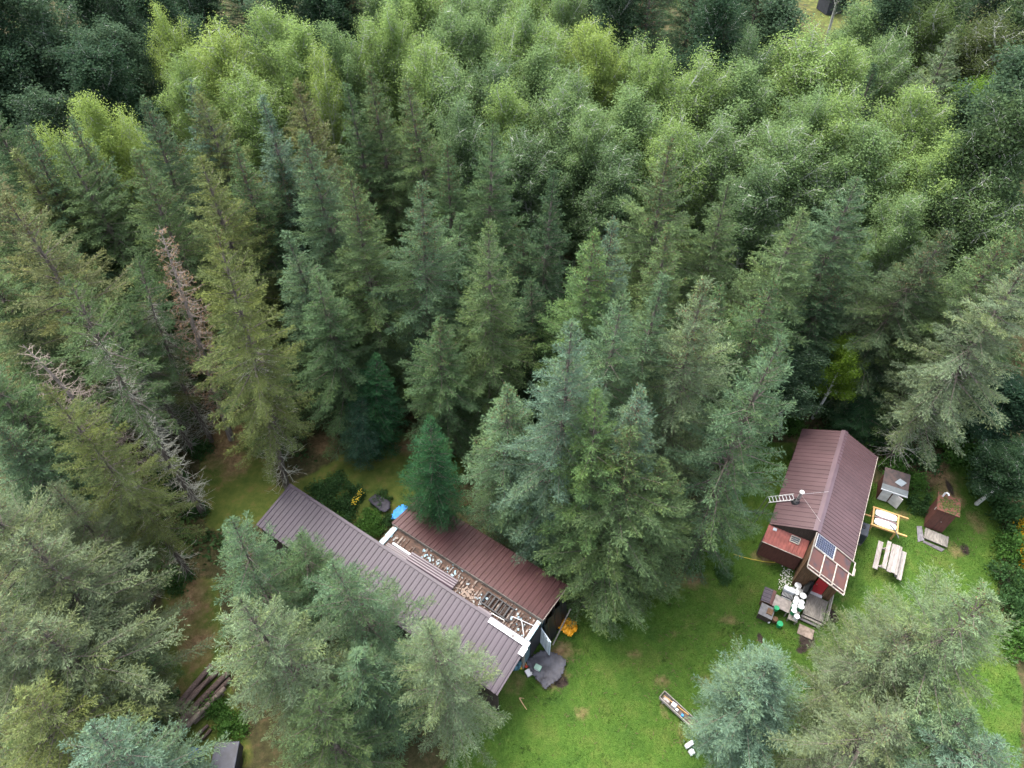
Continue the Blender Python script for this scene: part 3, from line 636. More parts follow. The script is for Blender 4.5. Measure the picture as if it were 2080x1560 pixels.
 ('a', 2035, 325, 18.0, 2.6, AM, 'rounded leafy tree on the right edge with a yellow rim'),
 ('a', 1930, 330, 16.5, 2.3, AM, 'green leafy tree below the light yellow tipped aspen'),
 ('a', 2075, 230, 17.0, 2.2, AD, 'dark tree at the right edge above the yellow rimmed one'),
 ('a', 1985, 560, 13.0, 2.0, AM, 'leafy tree behind the silvery spruce at the right'),
 ('a', 172, 180, 20.0, 1.9, AY, 'slim yellow green aspen with white trunk at left'),
 ('a', 249, 221, 19.0, 1.5, AY, 'small yellow tipped aspen right of the slim one'),
 ('a', 90, 251, 19.5, 1.7, AY, 'yellow aspen top above the rusty topped spruce'),
 ('a', 128, 264, 19.0, 1.5, AY, 'low yellow aspen beside the greyish spruce top'),
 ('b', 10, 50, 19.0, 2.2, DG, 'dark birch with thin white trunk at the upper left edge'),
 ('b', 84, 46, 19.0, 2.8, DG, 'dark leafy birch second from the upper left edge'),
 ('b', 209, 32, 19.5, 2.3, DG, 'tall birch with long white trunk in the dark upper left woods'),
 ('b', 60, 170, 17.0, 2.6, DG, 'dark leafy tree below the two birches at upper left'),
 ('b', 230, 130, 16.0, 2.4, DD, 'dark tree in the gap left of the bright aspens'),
 # around the cabin
 ('b', 1717, 684, 9.5, 1.3, (.13, .22, .03), 'bright green sapling with a slanting thin trunk behind the cabin', (1650, 850), 0),
 ('b', 1650, 715, 8.0, 1.9, DG, 'dark leafy bush tree left of the bright sapling'),
 ('b', 1790, 690, 7.5, 1.8, DG, 'dark leafy undergrowth tree right of the bright sapling'),
 ('b', 2110, 790, 7.5, 2.2, (.035, .075, .045), 'dark leafy tree at the right edge beside the clearing'),
 ('b', 2079, 915, 5.5, 1.8, (.04, .08, .04), 'green leafy tree on the right edge above the hedge'),
]
for t in T:
    kind, px, py, h, r, col, label = t[:7]
    if py < 900 and not (py > 540 and 1140 < px < 1620) and kind in ('s', 'sn', 'a', 'b', 'sb'): h *= .87       # the stand behind the clearing is a little lower than the near trees
    if kind == 'a': r *= 1.15
    base = t[7] if len(t) > 7 else None; var = t[8] if len(t) > 8 else None
    if kind == 'sb' and var is None: var = 0 if px == 1575 else 1 + px % 2
    tree(kind, px, py, h, r, col, label, base, {'a': 'aspens of the grove', 'b': 'dark leafy trees', 'd': 'dead spruces', 'fir': 'young firs'}.get(kind, 'spruces of the stand'), var)
# the shaded wood beyond the aspens, where only dark trunks and lower crowns show
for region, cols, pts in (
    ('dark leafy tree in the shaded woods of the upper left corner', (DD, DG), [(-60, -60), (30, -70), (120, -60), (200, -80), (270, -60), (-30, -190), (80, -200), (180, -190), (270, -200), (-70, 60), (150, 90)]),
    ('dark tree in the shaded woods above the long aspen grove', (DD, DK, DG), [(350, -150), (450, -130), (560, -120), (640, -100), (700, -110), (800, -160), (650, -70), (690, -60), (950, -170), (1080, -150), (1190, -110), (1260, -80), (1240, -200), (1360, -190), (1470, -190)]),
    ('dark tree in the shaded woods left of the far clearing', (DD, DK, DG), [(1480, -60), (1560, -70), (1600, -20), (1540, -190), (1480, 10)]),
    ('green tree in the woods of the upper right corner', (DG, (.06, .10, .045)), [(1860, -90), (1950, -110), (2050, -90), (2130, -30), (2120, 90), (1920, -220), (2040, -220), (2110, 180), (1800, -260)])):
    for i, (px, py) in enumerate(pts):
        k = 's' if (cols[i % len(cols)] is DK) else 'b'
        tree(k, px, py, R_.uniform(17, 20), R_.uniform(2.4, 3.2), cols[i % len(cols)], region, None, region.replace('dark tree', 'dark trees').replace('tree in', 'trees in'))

# ------------------------------------------------------------------ undergrowth, bushes, grass
def undergrowth():
    g = np.random.default_rng(77); n = 5200
    Y = 14 + 98 * g.random(n) ** .8; X = (g.random(n) * 2 - 1) * (26 + Y * .62)
    near = np.stack([g.uniform(-34, -16, 700), g.uniform(4, 24, 700)], -1); X = np.concatenate([X, near[:, 0]]); Y = np.concatenate([Y, near[:, 1]])
    open_ = grid_sample(lawn, X, Y) + grid_sample(lawnb, X, Y) + grid_sample(litter, X, Y)
    lx, ly = X - .83, Y - 13.24; bx = lx * math.cos(rad(34)) - ly * math.sin(rad(34)); by = lx * math.sin(rad(34)) + ly * math.cos(rad(34))
    cx_, cy_ = X - 16.34, Y - 19.17; kx = cx_ * .882 - cy_ * .47; ky = cx_ * .47 + cy_ * .882
    ok = (open_ < .15) & ~((bx > -17.5) & (bx < 2) & (by > -5) & (by < 5)) & ~((kx > -3.5) & (kx < 9) & (ky > -6) & (ky < 8.5))
    X, Y = X[ok], Y[ok]; m = len(X); per = 20; S = g.uniform(.4, 1.1, m)
    off = g.normal(0, 1, (m, per, 3)) * np.array([.42, .42, .35]); P = np.stack([X, Y, S * .5], -1)[:, None] + off * S[:, None, None]; P[..., 2] = np.abs(P[..., 2]) + .02
    P = P.reshape(-1, 3); V, Fq = leaves(g, P, .26, flat=1.0); tb = np.repeat(g.random(m), per); tint = np.clip(.5 + (tb - .5) * .6 + g.normal(0, .15, m * per), 0, 1)
    o = link('undergrowth', mesh_np('undergrowth', V, Fq, {'tint': np.repeat(tint, 4), 'warm': np.repeat(np.clip(tb ** 3, 0, 1), 4)}), MATS['leaf']); o.color = (.052, .100, .036, 1)
    tag(o, 'low leafy undergrowth covering the forest floor', 'undergrowth', kind='stuff')
undergrowth()
def grass():
    g = np.random.default_rng(5); n = 178000; X = g.uniform(-4, 31, n); Y = g.uniform(3, 27, n); a = grid_sample(lawn, X, Y); b = np.maximum(grid_sample(litter, X, Y), grid_sample(soil, X, Y))
    ok = (a > .5) & (b < .45 + .3 * g.random(n)); X, Y = X[ok], Y[ok]; m = len(X); z = grid_sample(GZ, X, Y) - .01
    P = np.stack([X, Y, z], -1); D = np.stack([g.normal(0, .55, m), g.normal(0, .55, m), np.ones(m)], -1); L = g.uniform(.05, .12, m)
    D = unit(D); S = unit(np.cross(D, g.normal(0, 1, (m, 3)))) * (g.uniform(.008, .02, m))[:, None]; V = np.stack([P - S, P + S, P + D * L[:, None]], 1).reshape(-1, 3)
    o = link('grass', mesh_np('grass', V, np.arange(3 * m).reshape(m, 3), {'tint': np.repeat(g.random(m), 3), 'warm': np.repeat(g.random(m) ** 2 * .6, 3)}), MATS['leaf']); o.color = (.056, .114, .018, 1)
    tag(o, 'short mown green grass of the lawn around the cabin', 'grass', kind='stuff')
grass()
HG = (.080, .175, .042); HD = (.054, .115, .042)
for px, py, r, h, col, lb in [
    (1815, 950, 1.1, 1.3, HG, 'leafy bush between the cabin and the small white shed'), (1850, 985, .9, 1.2, HG, 'bright bush right of the small white shed'), (1868, 1030, .8, 1.0, HD, 'bush left of the brown outhouse'),
    (1800, 905, 1.2, 1.5, HD, 'dark bush at the back right corner of the cabin'), (1870, 940, 1.1, 1.2, HD, 'bush behind the small white shed beside the mossy path'), (1925, 915, 1.3, 1.3, HG, 'low bush at the top of the mossy path'),
    (1980, 945, 1.3, 1.5, HG, 'bush right of the mossy path, topmost of the hedge'), (2015, 1000, 1.4, 1.6, HD, 'hedge bush beside two stumps at the right'), (2040, 1060, 1.4, 1.6, HD, 'hedge bush right of the outhouse lawn'),
    (2050, 1120, 1.2, 1.5, HG, 'hedge bush beside the yellow leafed shrub'), (2045, 1180, 1.2, 1.5, HD, 'hedge bush below the yellow leafed shrub'), (2055, 1240, 1.2, 1.4, HD, 'hedge bush above the silvery lawn spruce'), (2065, 1310, 1.2, 1.4, HG, 'lowest hedge bush on the right edge'),
    (2078, 1095, 1.0, 1.6, (.42, .27, .02), 'golden yellow leafed shrub on the right edge'), (2075, 1140, .7, 1.2, (.40, .26, .02), 'smaller golden shrub at the right edge below the larger'),
    (700, 1035, 1.0, .9, HD, 'garden bush right behind the purple roof'), (735, 1085, .9, .8, HG, 'garden bush beside a bare brown patch'), (765, 1075, .7, .7, HG, 'garden bush at the end of the stripped trailer'), (655, 1005, 1.1, .8, HD, 'weedy bush along the back of the purple roof, upper end'), (775, 1015, .7, .6, HD, 'plant clump by the dark plastic sheet'), (720, 1005, .8, .7, HD, 'plant clump above the garden'),
    (690, 1060, .9, .6, HG, 'garden plant clump close under the purple roof edge'), (755, 1050, .7, .5, HG, 'garden plant clump between the flowers and the trailer'), (790, 1060, .5, .5, HD, 'small plant clump by the blue tarp'), (680, 985, 1.0, .5, HD, 'low weed patch on the back lawn above the garden'),
    (1665, 830, 1.0, 1.3, HG, 'bright bush close behind the cabin roof, left of the low fir'), (1770, 860, 1.0, 1.3, HG, 'bright bush close behind the cabin roof, right of the low fir'), (1960, 880, 1.3, 1.6, HD, 'dark bush above the mossy path near the fallen log'), (2010, 920, 1.4, 1.7, HD, 'dark bush right of the fallen log'), (2060, 960, 1.4, 1.8, HD, 'dark bush at the right edge above the hedge'),
    (345, 990, 1.2, 1.1, HD, 'dark bush among the spruce trunks at left'), (410, 915, .9, .9, HD, 'bush at the foot of the dark spruce trunk'), (330, 960, .9, .9, HD, 'bush left of the bare ground at left'), (400, 1040, .8, .8, HD, 'bush at the foot of the lichen grey trunk'), (360, 1180, 1.0, .9, HD, 'bush above the bare brown ground at left'),
    (1610, 870, .9, .9, HG, 'bush at the back left corner of the cabin'), (1690, 850, 1.2, 1.5, HD, 'bush behind the cabin roof'), (1640, 800, 1.3, 1.8, HD, 'dark bush behind the cabin under the sapling'), (1725, 790, 1.2, 1.6, HD, 'dark bush right of the sapling trunk'),
    (440, 1440, .8, .7, HG, 'weedy clump right of the log pile'), (350, 1430, .7, .6, HD, 'weedy clump left of the log pile'), (470, 1480, .9, .7, HG, 'weedy clump below the log pile'), (1470, 1170, .6, .3, HD, 'small weed patch under the broad spruce at the lawn')]:
    p = at(px, py); plant('bush', p, h, r, col, lb, 'bush', 'bush', None, 'bushes around the clearing')

# ------------------------------------------------------------------ buildings and yard
PUR = mat('purple_roof_metal', (.036, .024, .037), .55, .10, .5,  spec=.5, randobj=.07)
BRN = mat('brown_roof_metal', (.058, .026, .026), .42, .14, .8,  spec=.45, randobj=.07)
CABR = mat('cabin_roof_metal', (.078, .043, .046), .38, .10, .6,  spec=.5, randobj=.05)
REDR = mat('red_roof_metal', (.26, .082, .066), .5, .18, 2.5, spec=.4, randobj=.08)
RUST = mat('rusty_sheet', (.100, .046, .040), .7, .3, 2.2, col2=(.055, .042, .047), thr=(.45, .68), randobj=.1)
WOODG = mat('weathered_wood', (.205, .185, .16), .85, .35, 7, stretch=(6, .6, 6), bump=.3, randobj=.18)
WOODP = mat('fresh_timber', (.42, .25, .10), .7, .2, 6, stretch=(4, .5, 4), randobj=.1)
WOODB = mat('brown_board', (.115, .066, .036), .8, .3, 5, stretch=(4, 4, .5), randobj=.12)
WALLD = mat('dark_wall_board', (.050, .038, .032), .85, .3, 5, stretch=(5, 5, .4), randobj=.15)
WHITE = mat('white_enamel', (.62, .63, .63), .35, .05, 4)
WHITEP = mat('white_panel', (.55, .56, .58), .5, .08, 3, randobj=.06)
STEEL = mat('galvanised_steel', (.46, .47, .47), .4, .2, 8, metallic=.75, spec=.5)
BLACKP = mat('black_plastic', (.014, .014, .016), .45, .3, 5)
BLACKM = mat('black_metal', (.012, .012, .015), .5, .3, 5)
GREEN = mat('green_plastic', (.010, .26, .10), .4, .1, 5)
OUTH = mat('outhouse_paint', (.105, .042, .034), .75, .15, 4, stretch=(3, 3, .6), randobj=.06)
MOSSR = mat('mossy_felt', (.125, .050, .036), .9, .3, 5, col2=(.045, .055, .016), thr=(.48, .58))
TEAL = mat('teal_siding', (.060, .105, .125), .7, .2, 4, stretch=(6, 6, .5))
BLUEP = mat('pale_blue_paint', (.36, .50, .56), .7, .3, 5, col2=(.24, .19, .15), thr=(.5, .62))
DECKB = mat('stripped_roof_deck', (.036, .025, .020), .9, .3, 3, col2=(.088, .052, .038), thr=(.35, .62), stretch=(1, 3, 1))
SLAT = mat('rotten_slat', (.075, .044, .032), .9, .35, 6, col2=(.20, .175, .155), thr=(.42, .70), randobj=.35)
TARPG = mat('grey_tarp', (.072, .070, .080), .6, .25, 3, bump=.3)
ORANGE = mat('orange_plastic', (.66, .30, .012), .5, .15, 5)
BLUET = mat('blue_tarp', (.03, .24, .62), .5, .2, 5)
GREYF = mat('grey_felt', (.17, .16, .17), .9, .25, 5)
LOGM = mat('log_bark', (.110, .078, .068), .9, .4, 6, stretch=(.5, 6, 6), bump=.4, randobj=.2)
GLASS = mat('dark_glass', (.04, .05, .055), .12, .1, 2, spec=.7)
LICH = mat('path_gravel', (.30, .29, .28), .9, .4, 20)

def panels(root, x0, x1, yb, zb, ye, ze, m, w=.92, name='roof_panel', rib=.305, hgt=.035, axis='x', lift=.004):
    """ribbed sheets side by side from x0 to x1; each runs from (yb, zb) at the top edge to (ye, ze) at the eave"""
    n = max(1, round((x1 - x0) / w)); w = (x1 - x0) / n
    for i in range(n):
        a = x0 + i * w; prof = [(0, 0)]; k = max(1, round(w / rib)); s = w / k
        for j in range(k):
            c = (j + .5) * s; prof += [(c - .05, 0), (c - .025, hgt), (c + .025, hgt), (c + .05, 0)]
        prof.append((w - .004, 0)); dz = lift * (i % 2)
        top = [(a + u, yb, zb + v + dz) for u, v in prof]; bot = [(a + u, ye + R_.uniform(-.006, .006), ze + v + dz) for u, v in prof]
        if axis == 'y': top = [(p[1], p[0], p[2]) for p in top]; bot = [(p[1], p[0], p[2]) for p in bot]
        L_ = len(prof); mb = MB(); tk = .012
        v = top + bot + [(p[0], p[1], p[2] - tk) for p in top] + [(p[0], p[1], p[2] - tk) for p in bot]
        f = [(j, j + 1, L_ + j + 1, L_ + j) for j in range(L_ - 1)] + [(2 * L_ + j + 1, 2 * L_ + j, 3 * L_ + j, 3 * L_ + j + 1) for j in range(L_ - 1)]
        f += [(j + 1, j, 2 * L_ + j, 2 * L_ + j + 1) for j in range(L_ - 1)] + [(L_ + j, L_ + j + 1, 3 * L_ + j + 1, 3 * L_ + j) for j in range(L_ - 1)]
        mb.add(v, f); mb.build(name, m, root)

# ---- long shed with purple roof, stripped trailer, side shed with brown roof: one row, local x along the row
BL_LOC, BL_RZ = (.83, 13.24, 0), rad(-34)
sh = thing('long_shed', 'long open shed with purple ribbed metal roof behind the pale spruces', 'shed', BL_LOC, BL_RZ)
panels(sh, -16.25, 0, 0.0, 3.4, -2.70, 2.86, PUR)
MB().bar((-16.27, .02, 3.43), (.02, .02, 3.43), .16, .03).build('ridge_flashing', PUR, sh)
MB().box(-16.2, -.1, -2.56, -2.5, .0, 2.78).build('front_wall', WALLD, sh)
MB().box(-16.2, -16.14, -2.5, -.1, .0, 2.85).build('end_wall', WALLD, sh)
for x in (-15.9, -12, -8, -4, -.25): MB().box(x - .06, x + .06, -.16, -.04, 0, 3.36).build('post', WOODG, sh)
for x in (-.16,): MB().bar((x, -2.6, 2.80), (x, -.02, 3.33), .05, .12).build('rafter', WOODG, sh)

tr = thing('stripped_trailer', 'old blue trailer with stripped rotting roof between the two metal roofs', 'trailer', BL_LOC, BL_RZ)
MB().box(-9.75, -.2, -.02, 1.75, .5, 2.96).build('body', TEAL, tr)
MB().box(-9.72, -.23, .02, 1.72, 2.965, 3.0).build('roof_deck', DECKB, tr)
MB().box(-9.8, -9.5, .0, 1.7, 2.97, 3.10).build('end_rim', BLUEP, tr); MB().box(-.38, -.16, .0, 1.35, 2.97, 3.07).build('end_rim', BLUEP, tr)
g = random.Random(3); x = -9.3
while x < -.5:
    if g.random() < .86:
        y0, y1 = g.uniform(.05, .35), g.uniform(.9, 1.42); wd = g.uniform(.05, .11); z = 3.003 + g.uniform(0, .03)
        MB().box(x, x + wd, y0, y1, 3.003, z + .035, rz=g.uniform(-.05, .05)).build('roof_slat', SLAT, tr)
    x += g.uniform(.13, .24)
mb = MB()
for i in range(150):
    cl = g.choice([-7.3, -6.6, -5.4, -4.6, -3.9, -3.6, -9.55, -1.0, -4.2]); x = g.gauss(cl, .35); y = min(1.4, max(.1, g.gauss(.85 if cl < -5 else .6, .3))); s = g.uniform(.02, .09); z = 3.045 + g.uniform(0, .03)
    if -9.7 < x < -.4: mb.box(x - s, x + s, y - s * .6, y + s * .6, z, z + .02, rz=g.uniform(0, 3))
tag(mb.build('insulation_scraps', mat('blue_scraps', (.24, .36, .42), .8, .2, .9, col2=(.20, .15, .12), thr=(.45, .6)), tr), kind='stuff')
mb = MB()
MB().box(-.2, -.14, .45, 1.35, .5, 2.9).build('doorway', BLACKM, tr)
a = Vector((-.22, 1.38, .55)); b = Vector((.62, 1.02, .55))
d = MB().hexa([a, b, b + Vector((.02, .05, 0)), a + Vector((.02, .05, 0))], [a + Vector((0, 0, 1.75)), b + Vector((0, 0, 1.75)), b + Vector((.02, .05, 1.75)), a + Vector((.02, .05, 1.75))]).build('door', mat('door_grey', (.36, .42, .46), .5, .1, 4), tr)
for t0 in (.14, .42, .70): 
    p, q = a.lerp(b, t0), a.lerp(b, t0 + .18); n_ = Vector((-.008, -.02, 0))
    MB().hexa([p + n_ + Vector((0, 0, .2)), q + n_ + Vector((0, 0, .2)), q + Vector((0, 0, .2)), p + Vector((0, 0, .2))], [p + n_ + Vector((0, 0, 1.6)), q + n_ + Vector((0, 0, 1.6)), q + Vector((0, 0, 1.6)), p + Vector((0, 0, 1.6))]).build('screen', mat('screen', (.50, .56, .60), .4, .1, 4), d)
for x in (-9.2, -5, -1): MB().box(x - .15, x + .15, .3, 1.4, -.05, .5).build('support_block', GREYF, tr)

ss = thing('side_shed', 'side shed with long dark brown ribbed metal roof behind the trailer', 'shed', BL_LOC, BL_RZ)
panels(ss, -9.9, -.06, 1.42, 3.30, 3.9, 2.80, BRN)
for i in range(11): x0 = -9.86 + i * .89; MB().box(x0, x0 + .86, 1.40, 1.425, 2.86 + R_.uniform(-.03, .03), 3.27).build('fascia_board', WOODG, ss)
MB().box(-9.85, -.2, 3.72, 3.78, 0, 2.78).build('back_wall', WALLD, ss); MB().box(-9.85, -9.8, 1.8, 3.7, 0, 2.82).build('end_wall', WALLD, ss)
for y in (1.85, 2.7, 3.6): MB().box(-.28, -.18, y - .05, y + .05, 0, 3.2 - (y - 1.42) * .2).build('post', WOODG, ss)
MB().bar((-.09, 1.42, 3.27), (-.09, 3.9, 2.77), .03, .09).build('verge_board', WOODG, ss)
# things lying on the trailer roof and around it
def local(root_loc, rz, p): 
    c, s = math.cos(rz), math.sin(rz); return Vector((root_loc[0] + p[0] * c - p[1] * s, root_loc[1] + p[0] * s + p[1] * c, p[2]))
def sheetstack(lbl, x0, x1, y0, y1, z, n=3, lenx=True):
    t = thing('metal_sheet_stack', lbl, 'metal sheets', BL_LOC, BL_RZ, 'purple sheets on the trailer roof')
    for k in range(n):
        mb = MB(); q = k * .02; nn = 4; prof = []
        for j in range(nn):
            c = y0 + (j + .5) * (y1 - y0) / nn; e = .03; prof += [(c - .07, 0), (c - .03, .03), (c + .03, .03), (c + .07, 0)]
        prof = [(y0, 0)] + prof + [(y1, 0)]; a = x0 + R_.uniform(-.08, .08); b = x1 + R_.uniform(-.08, .08); L_ = len(prof)
        v = [(a, y, z + q + h) for y, h in prof] + [(b, y + .02 * k, z + q + h) for y, h in prof] + [(a, y, z + q + h - .008) for y, h in prof] + [(b, y + .02 * k, z + q + h - .008) for y, h in prof]
        mb.add(v, [(j, L_ + j, L_ + j + 1, j + 1) for j in range(L_ - 1)] + [(2 * L_ + j, 2 * L_ + j + 1, 3 * L_ + j + 1, 3 * L_ + j) for j in range(L_ - 1)]).build('sheet', mat('dark_purple_sheet', (.060, .041, .053), .4, .1, 2, spec=.5, randobj=.1), t)
sheetstack('short stack of purple metal sheets at the far end of the trailer roof', -9.35, -7.95, .03, .46, 3.06)
sheetstack('long stack of purple metal sheets on the middle of the trailer roof', -7.85, -4.95, .22, .76, 3.08, 4)
sheetstack('small purple metal sheet beside the black frame on the trailer roof', -3.2, -2.45, .02, .30, 3.06, 2)
def board(name, lbl, x0, x1, y0, y1, z, t_, m, rz=0, cat='board', grp=None):
    o = MB().box(x0, x1, y0, y1, 0, t_, rz=rz).build(name, m, None, bevel=.004); o.location = (BL_LOC[0], BL_LOC[1], z); o.rotation_euler = (0, 0, BL_RZ); return tag(o, lbl, cat, grp)
board('white_board', 'short white board beside the far purple sheets on the trailer', -9.15, -7.9, .52, .64, 3.06, .05, WHITEP, grp='white boards on the trailer roof')
board('white_board', 'long white board lying along the purple roof edge', -7.9, -5.8, .04, .14, 3.06, .05, WHITEP, grp='white boards on the trailer roof')
wp = thing('white_siding_panel', 'white siding panel with round hole at the near end of the trailer roof', 'panel', BL_LOC, BL_RZ)
for k in range(2): MB().box(-2.28, .05, -.25 + .142 * k, -.112 + .142 * k, 3.455, 3.478 + .006 * k).build('plank', WHITEP, wp)
MB().box(-2.25, .03, .034, .065, 3.445, 3.49).build('edge_trim', GREYF, wp); MB().lathe((-.86, -.15, 3.481), [(.085, 0), (.085, .006), (.07, .008)], 20).build('hole_cover', mat('hole_grey', (.14, .13, .13), .8, .3, 20), wp)
for k in range(3): MB().box(-.2, .09, -.70 + .148 * k, -.557 + .148 * k, 3.42 + .012 * k, 3.445 + .012 * k).build('plank', WHITEP, wp)
for x in (-2.1, -1.0, -.1): MB().box(x - .04, x + .04, -.2, .02, 3.40, 3.452).build('prop_block', WOODG, wp)
fr = thing('black_rack', 'black metal ladder rack lying on the trailer roof', 'rack', BL_LOC, BL_RZ)
for y in (.50, 1.18): MB().bar((-3.28, y, 3.14), (-1.6, y - .05, 3.14), .06).build('rail', BLACKM, fr)
for i in range(8): x0 = -3.25 + i * .23; MB().bar((x0, .5, 3.135 + .002 * i), (x0, 1.16, 3.135 + .002 * i), .05 if i % 2 else .08).build('rung', BLACKM, fr)
MB().bar((-3.27, .52, 3.075), (-1.6, .47, 3.075), .05).build('rail', BLACKM, fr)
for i, (pa, pb, m, l) in enumerate([((-1.55, .45, 3.12), (-.9, 1.2, 3.14), BLACKM, 'first black pole from the rack on the trailer roof'), ((-1.4, .35, 3.13), (-.7, 1.05, 3.15), BLACKM, 'second black pole from the rack on the trailer roof'), ((-1.25, .3, 3.14), (-.55, .9, 3.16), BLACKM, 'third black pole from the rack, near the trailer end'),
        ((-1.5, .75, 3.2), (-.3, 1.0, 3.1), WHITEP, 'white rod across the near end of the trailer roof'), ((-1.0, .85, 3.2), (-.5, .3, 3.12), WHITEP, 'short white rod beside the white siding panel'), ((-2.45, .3, 3.24), (-1.7, .36, 3.2), STEEL, 'thin steel rod above the white siding panel')]):
    tag(MB().tube([local(BL_LOC, BL_RZ, pa), local(BL_LOC, BL_RZ, pb)], .018, 6).build('pole', m), l, 'pole', 'poles on the trailer roof')
# black sheets at the open end of the side shed
bt = MB(); n_ = 10
for i in range(n_):
    y0 = 1.5 + i * .2; d0, d1 = .05 * math.sin(i * 2.1), .05 * math.sin((i + 1) * 2.1)
    pts = [local(BL_LOC, BL_RZ, p) for p in ((-.02 + d0, y0, 2.6 - i * .03), (-.02 + d1, y0 + .2, 2.57 - i * .03), (.25 + d1, y0 + .2, .02), (.25 + d0, y0, .02))]
    bt.hexa([p + Vector((-.03, 0.0, 0)) for p in pts], pts)
tag(bt.build('black_plastic_sheet', BLACKP), 'black plastic sheeting hanging at the open end of the brown roofed shed', 'plastic sheet')
tag(MB().bar(local(BL_LOC, BL_RZ, (.42, 1.75, .1)), local(BL_LOC, BL_RZ, (.35, 3.6, 1.1)), .06, .10).build('timber', WOODG), 'grey timber leaning on the black plastic sheeting', 'timber')

def crumple(name, lbl, cat, outline, hz, m, seed, res=26, thick=.0, z0=0.02):
    g = np.random.default_rng(seed); O = np.array([p[:2] for p in outline]); lo, hi = O.min(0), O.max(0)
    X, Y = np.meshgrid(np.linspace(lo[0], hi[0], res), np.linspace(lo[1], hi[1], res)); ins = inpoly(X, Y, [tuple(p) for p in O])
    Z = np.zeros(X.shape)
    for k in range(9):
        a = g.uniform(0, 6.28); f = g.uniform(2, 9) / max(hi - lo) ; Z += np.abs(np.sin((X * math.cos(a) + Y * math.sin(a)) * f * 3 + g.uniform(0, 6))) * g.uniform(.3, 1) / 9
    Z = z0 + hz * Z * (0.4 + 1.2 * np.abs(np.sin(X * 1.3 + Y * 1.7))); Z += g.normal(0, hz * .02, Z.shape)
    X = X + g.normal(0, .012, X.shape); Y = Y + g.normal(0, .012, X.shape)
    iy, ix = np.where(ins[:-1, :-1] | ins[1:, 1:]); idx = np.arange(res * res).reshape(res, res)
    F = [(idx[a, b], idx[a, b + 1], idx[a + 1, b + 1], idx[a + 1, b]) for a, b in zip(iy, ix)]
    used = sorted({i for f in F for i in f}); mp = {u: i for i, u in enumerate(used)}; V = np.stack([X, Y, Z], -1).reshape(-1, 3)[used]
    c = Vector((V[:, 0].mean(), V[:, 1].mean(), 0)); me = mesh_np(name, V - np.array(c), [[mp[i] for i in f] for f in F], smooth=True); o = link(name, me, m); o.location = c
    sd_ = o.modifiers.new('thickness', 'SOLIDIFY'); sd_.thickness = .008
    return tag(o, lbl, cat)
crumple('grey_tarp', 'crumpled grey tarp on the lawn at the end of the purple roof', 'tarp', [(.69, 13.66), (1.51, 14.13), (2.1, 14.0), (2.52, 13.84), (2.8, 13.48), (2.5, 12.8), (1.74, 12.19), (1.18, 12.85)], .30, TARPG, 1)
crumple('orange_tarp', 'crumpled orange yellow plastic heap at the foot of the tall clump', 'tarp', [(2.45, 15.35), (2.9, 15.0), (3.16, 14.84), (3.5, 15.2), (3.45, 15.7), (3.0, 15.9), (2.6, 15.8)], .55, ORANGE, 2, 20)
crumple('blue_tarp', 'bright blue tarp scrap at the far corner of the brown roof', 'tarp', [tuple(at(*p)[:2]) for p in ((797, 1060), (803, 1044), (818, 1035), (830, 1040), (822, 1055), (810, 1062))], .30, BLUET, 3, 14, z0=.35)
crumple('dark_sheet', 'dark plastic sheet in the garden behind the purple roof', 'plastic sheet', [tuple(at(*p)[:2]) for p in ((750, 1020), (762, 1010), (795, 1028), (788, 1045), (775, 1040))], .2, mat('dark_sheet', (.030, .027, .040), .6, .3, 4), 4, 14, z0=.25)
crumple('black_floor_sheet', 'black sheet on the ground beside the orange heap', 'plastic sheet', [tuple(at(*p)[:2]) for p in ((1112, 1295), (1128, 1262), (1134, 1275), (1128, 1292))], .10, BLACKP, 5, 12)
cl = thing('cooler', 'green cooler box on the grey tarp', 'cooler', (1.33, 13.2, .10), rad(-28))
MB().box(-.17, .17, -.13, .13, 0, .26).build('box', mat('cooler_green', (.10, .22, .16), .5, .1, 4), cl, bevel=.02); MB().box(-.18, .18, -.14, .14, .262, .31).build('lid', mat('cooler_lid', (.26, .40, .31), .5, .1, 4), cl, bevel=.02); MB().bar((-.12, -.15, .24), (.12, -.15, .24), .02).build('handle', WHITE, cl)
fp = thing('freezer_lid', 'white rectangular panel with rust stain beside the green cooler', 'panel', (.98, 13.1, .05), rad(28))
MB().box(-.28, .28, -.17, .17, 0, .09).build('panel', mat('stained_white', (.72, .71, .68), .5, .1, 5, col2=(.36, .20, .11), thr=(.56, .68)), fp, bevel=.015); MB().box(-.3, .3, -.19, .19, -.03, -.002).build('base', GREYF, fp)
tl = thing('garden_tool', 'garden tool with red head leaning at the shed corner', 'tool', (.73, 13.39, .03)); MB().bar((-.2, .35, .5), (.02, .02, .06), .035).build('handle', WOODP, tl); MB().box(-.07, .1, -.1, .06, .01, .05, rz=.6).build('head', mat('red_paint', (.52, .06, .035), .5, .1, 4), tl, bevel=.01)
yj = thing('yellow_jug', 'small yellow jug by the shed corner', 'jug', (.47, 13.3, .0)); MB().lathe((0, 0, 0), [(.08, 0), (.085, .16), (.03, .2), (.03, .23)], 12).build('body', mat('yellow_plastic', (.55, .36, .04), .5, .1, 4), yj, smooth=True); MB().bar((.05, 0, .19), (.1, 0, .1), .02).build('handle', mat('yellow_plastic', (1, 1, 1)), yj)
crumple('teal_tarp', 'teal tarp bundled under the eave at the end of the purple roof', 'tarp', [(-.1, 13.1), (.35, 13.0), (.55, 13.4), (.35, 13.75), (0, 13.6)], .8, mat('teal_tarp', (.06, .15, .19), .6, .3, 6), 6, 14, z0=.2)
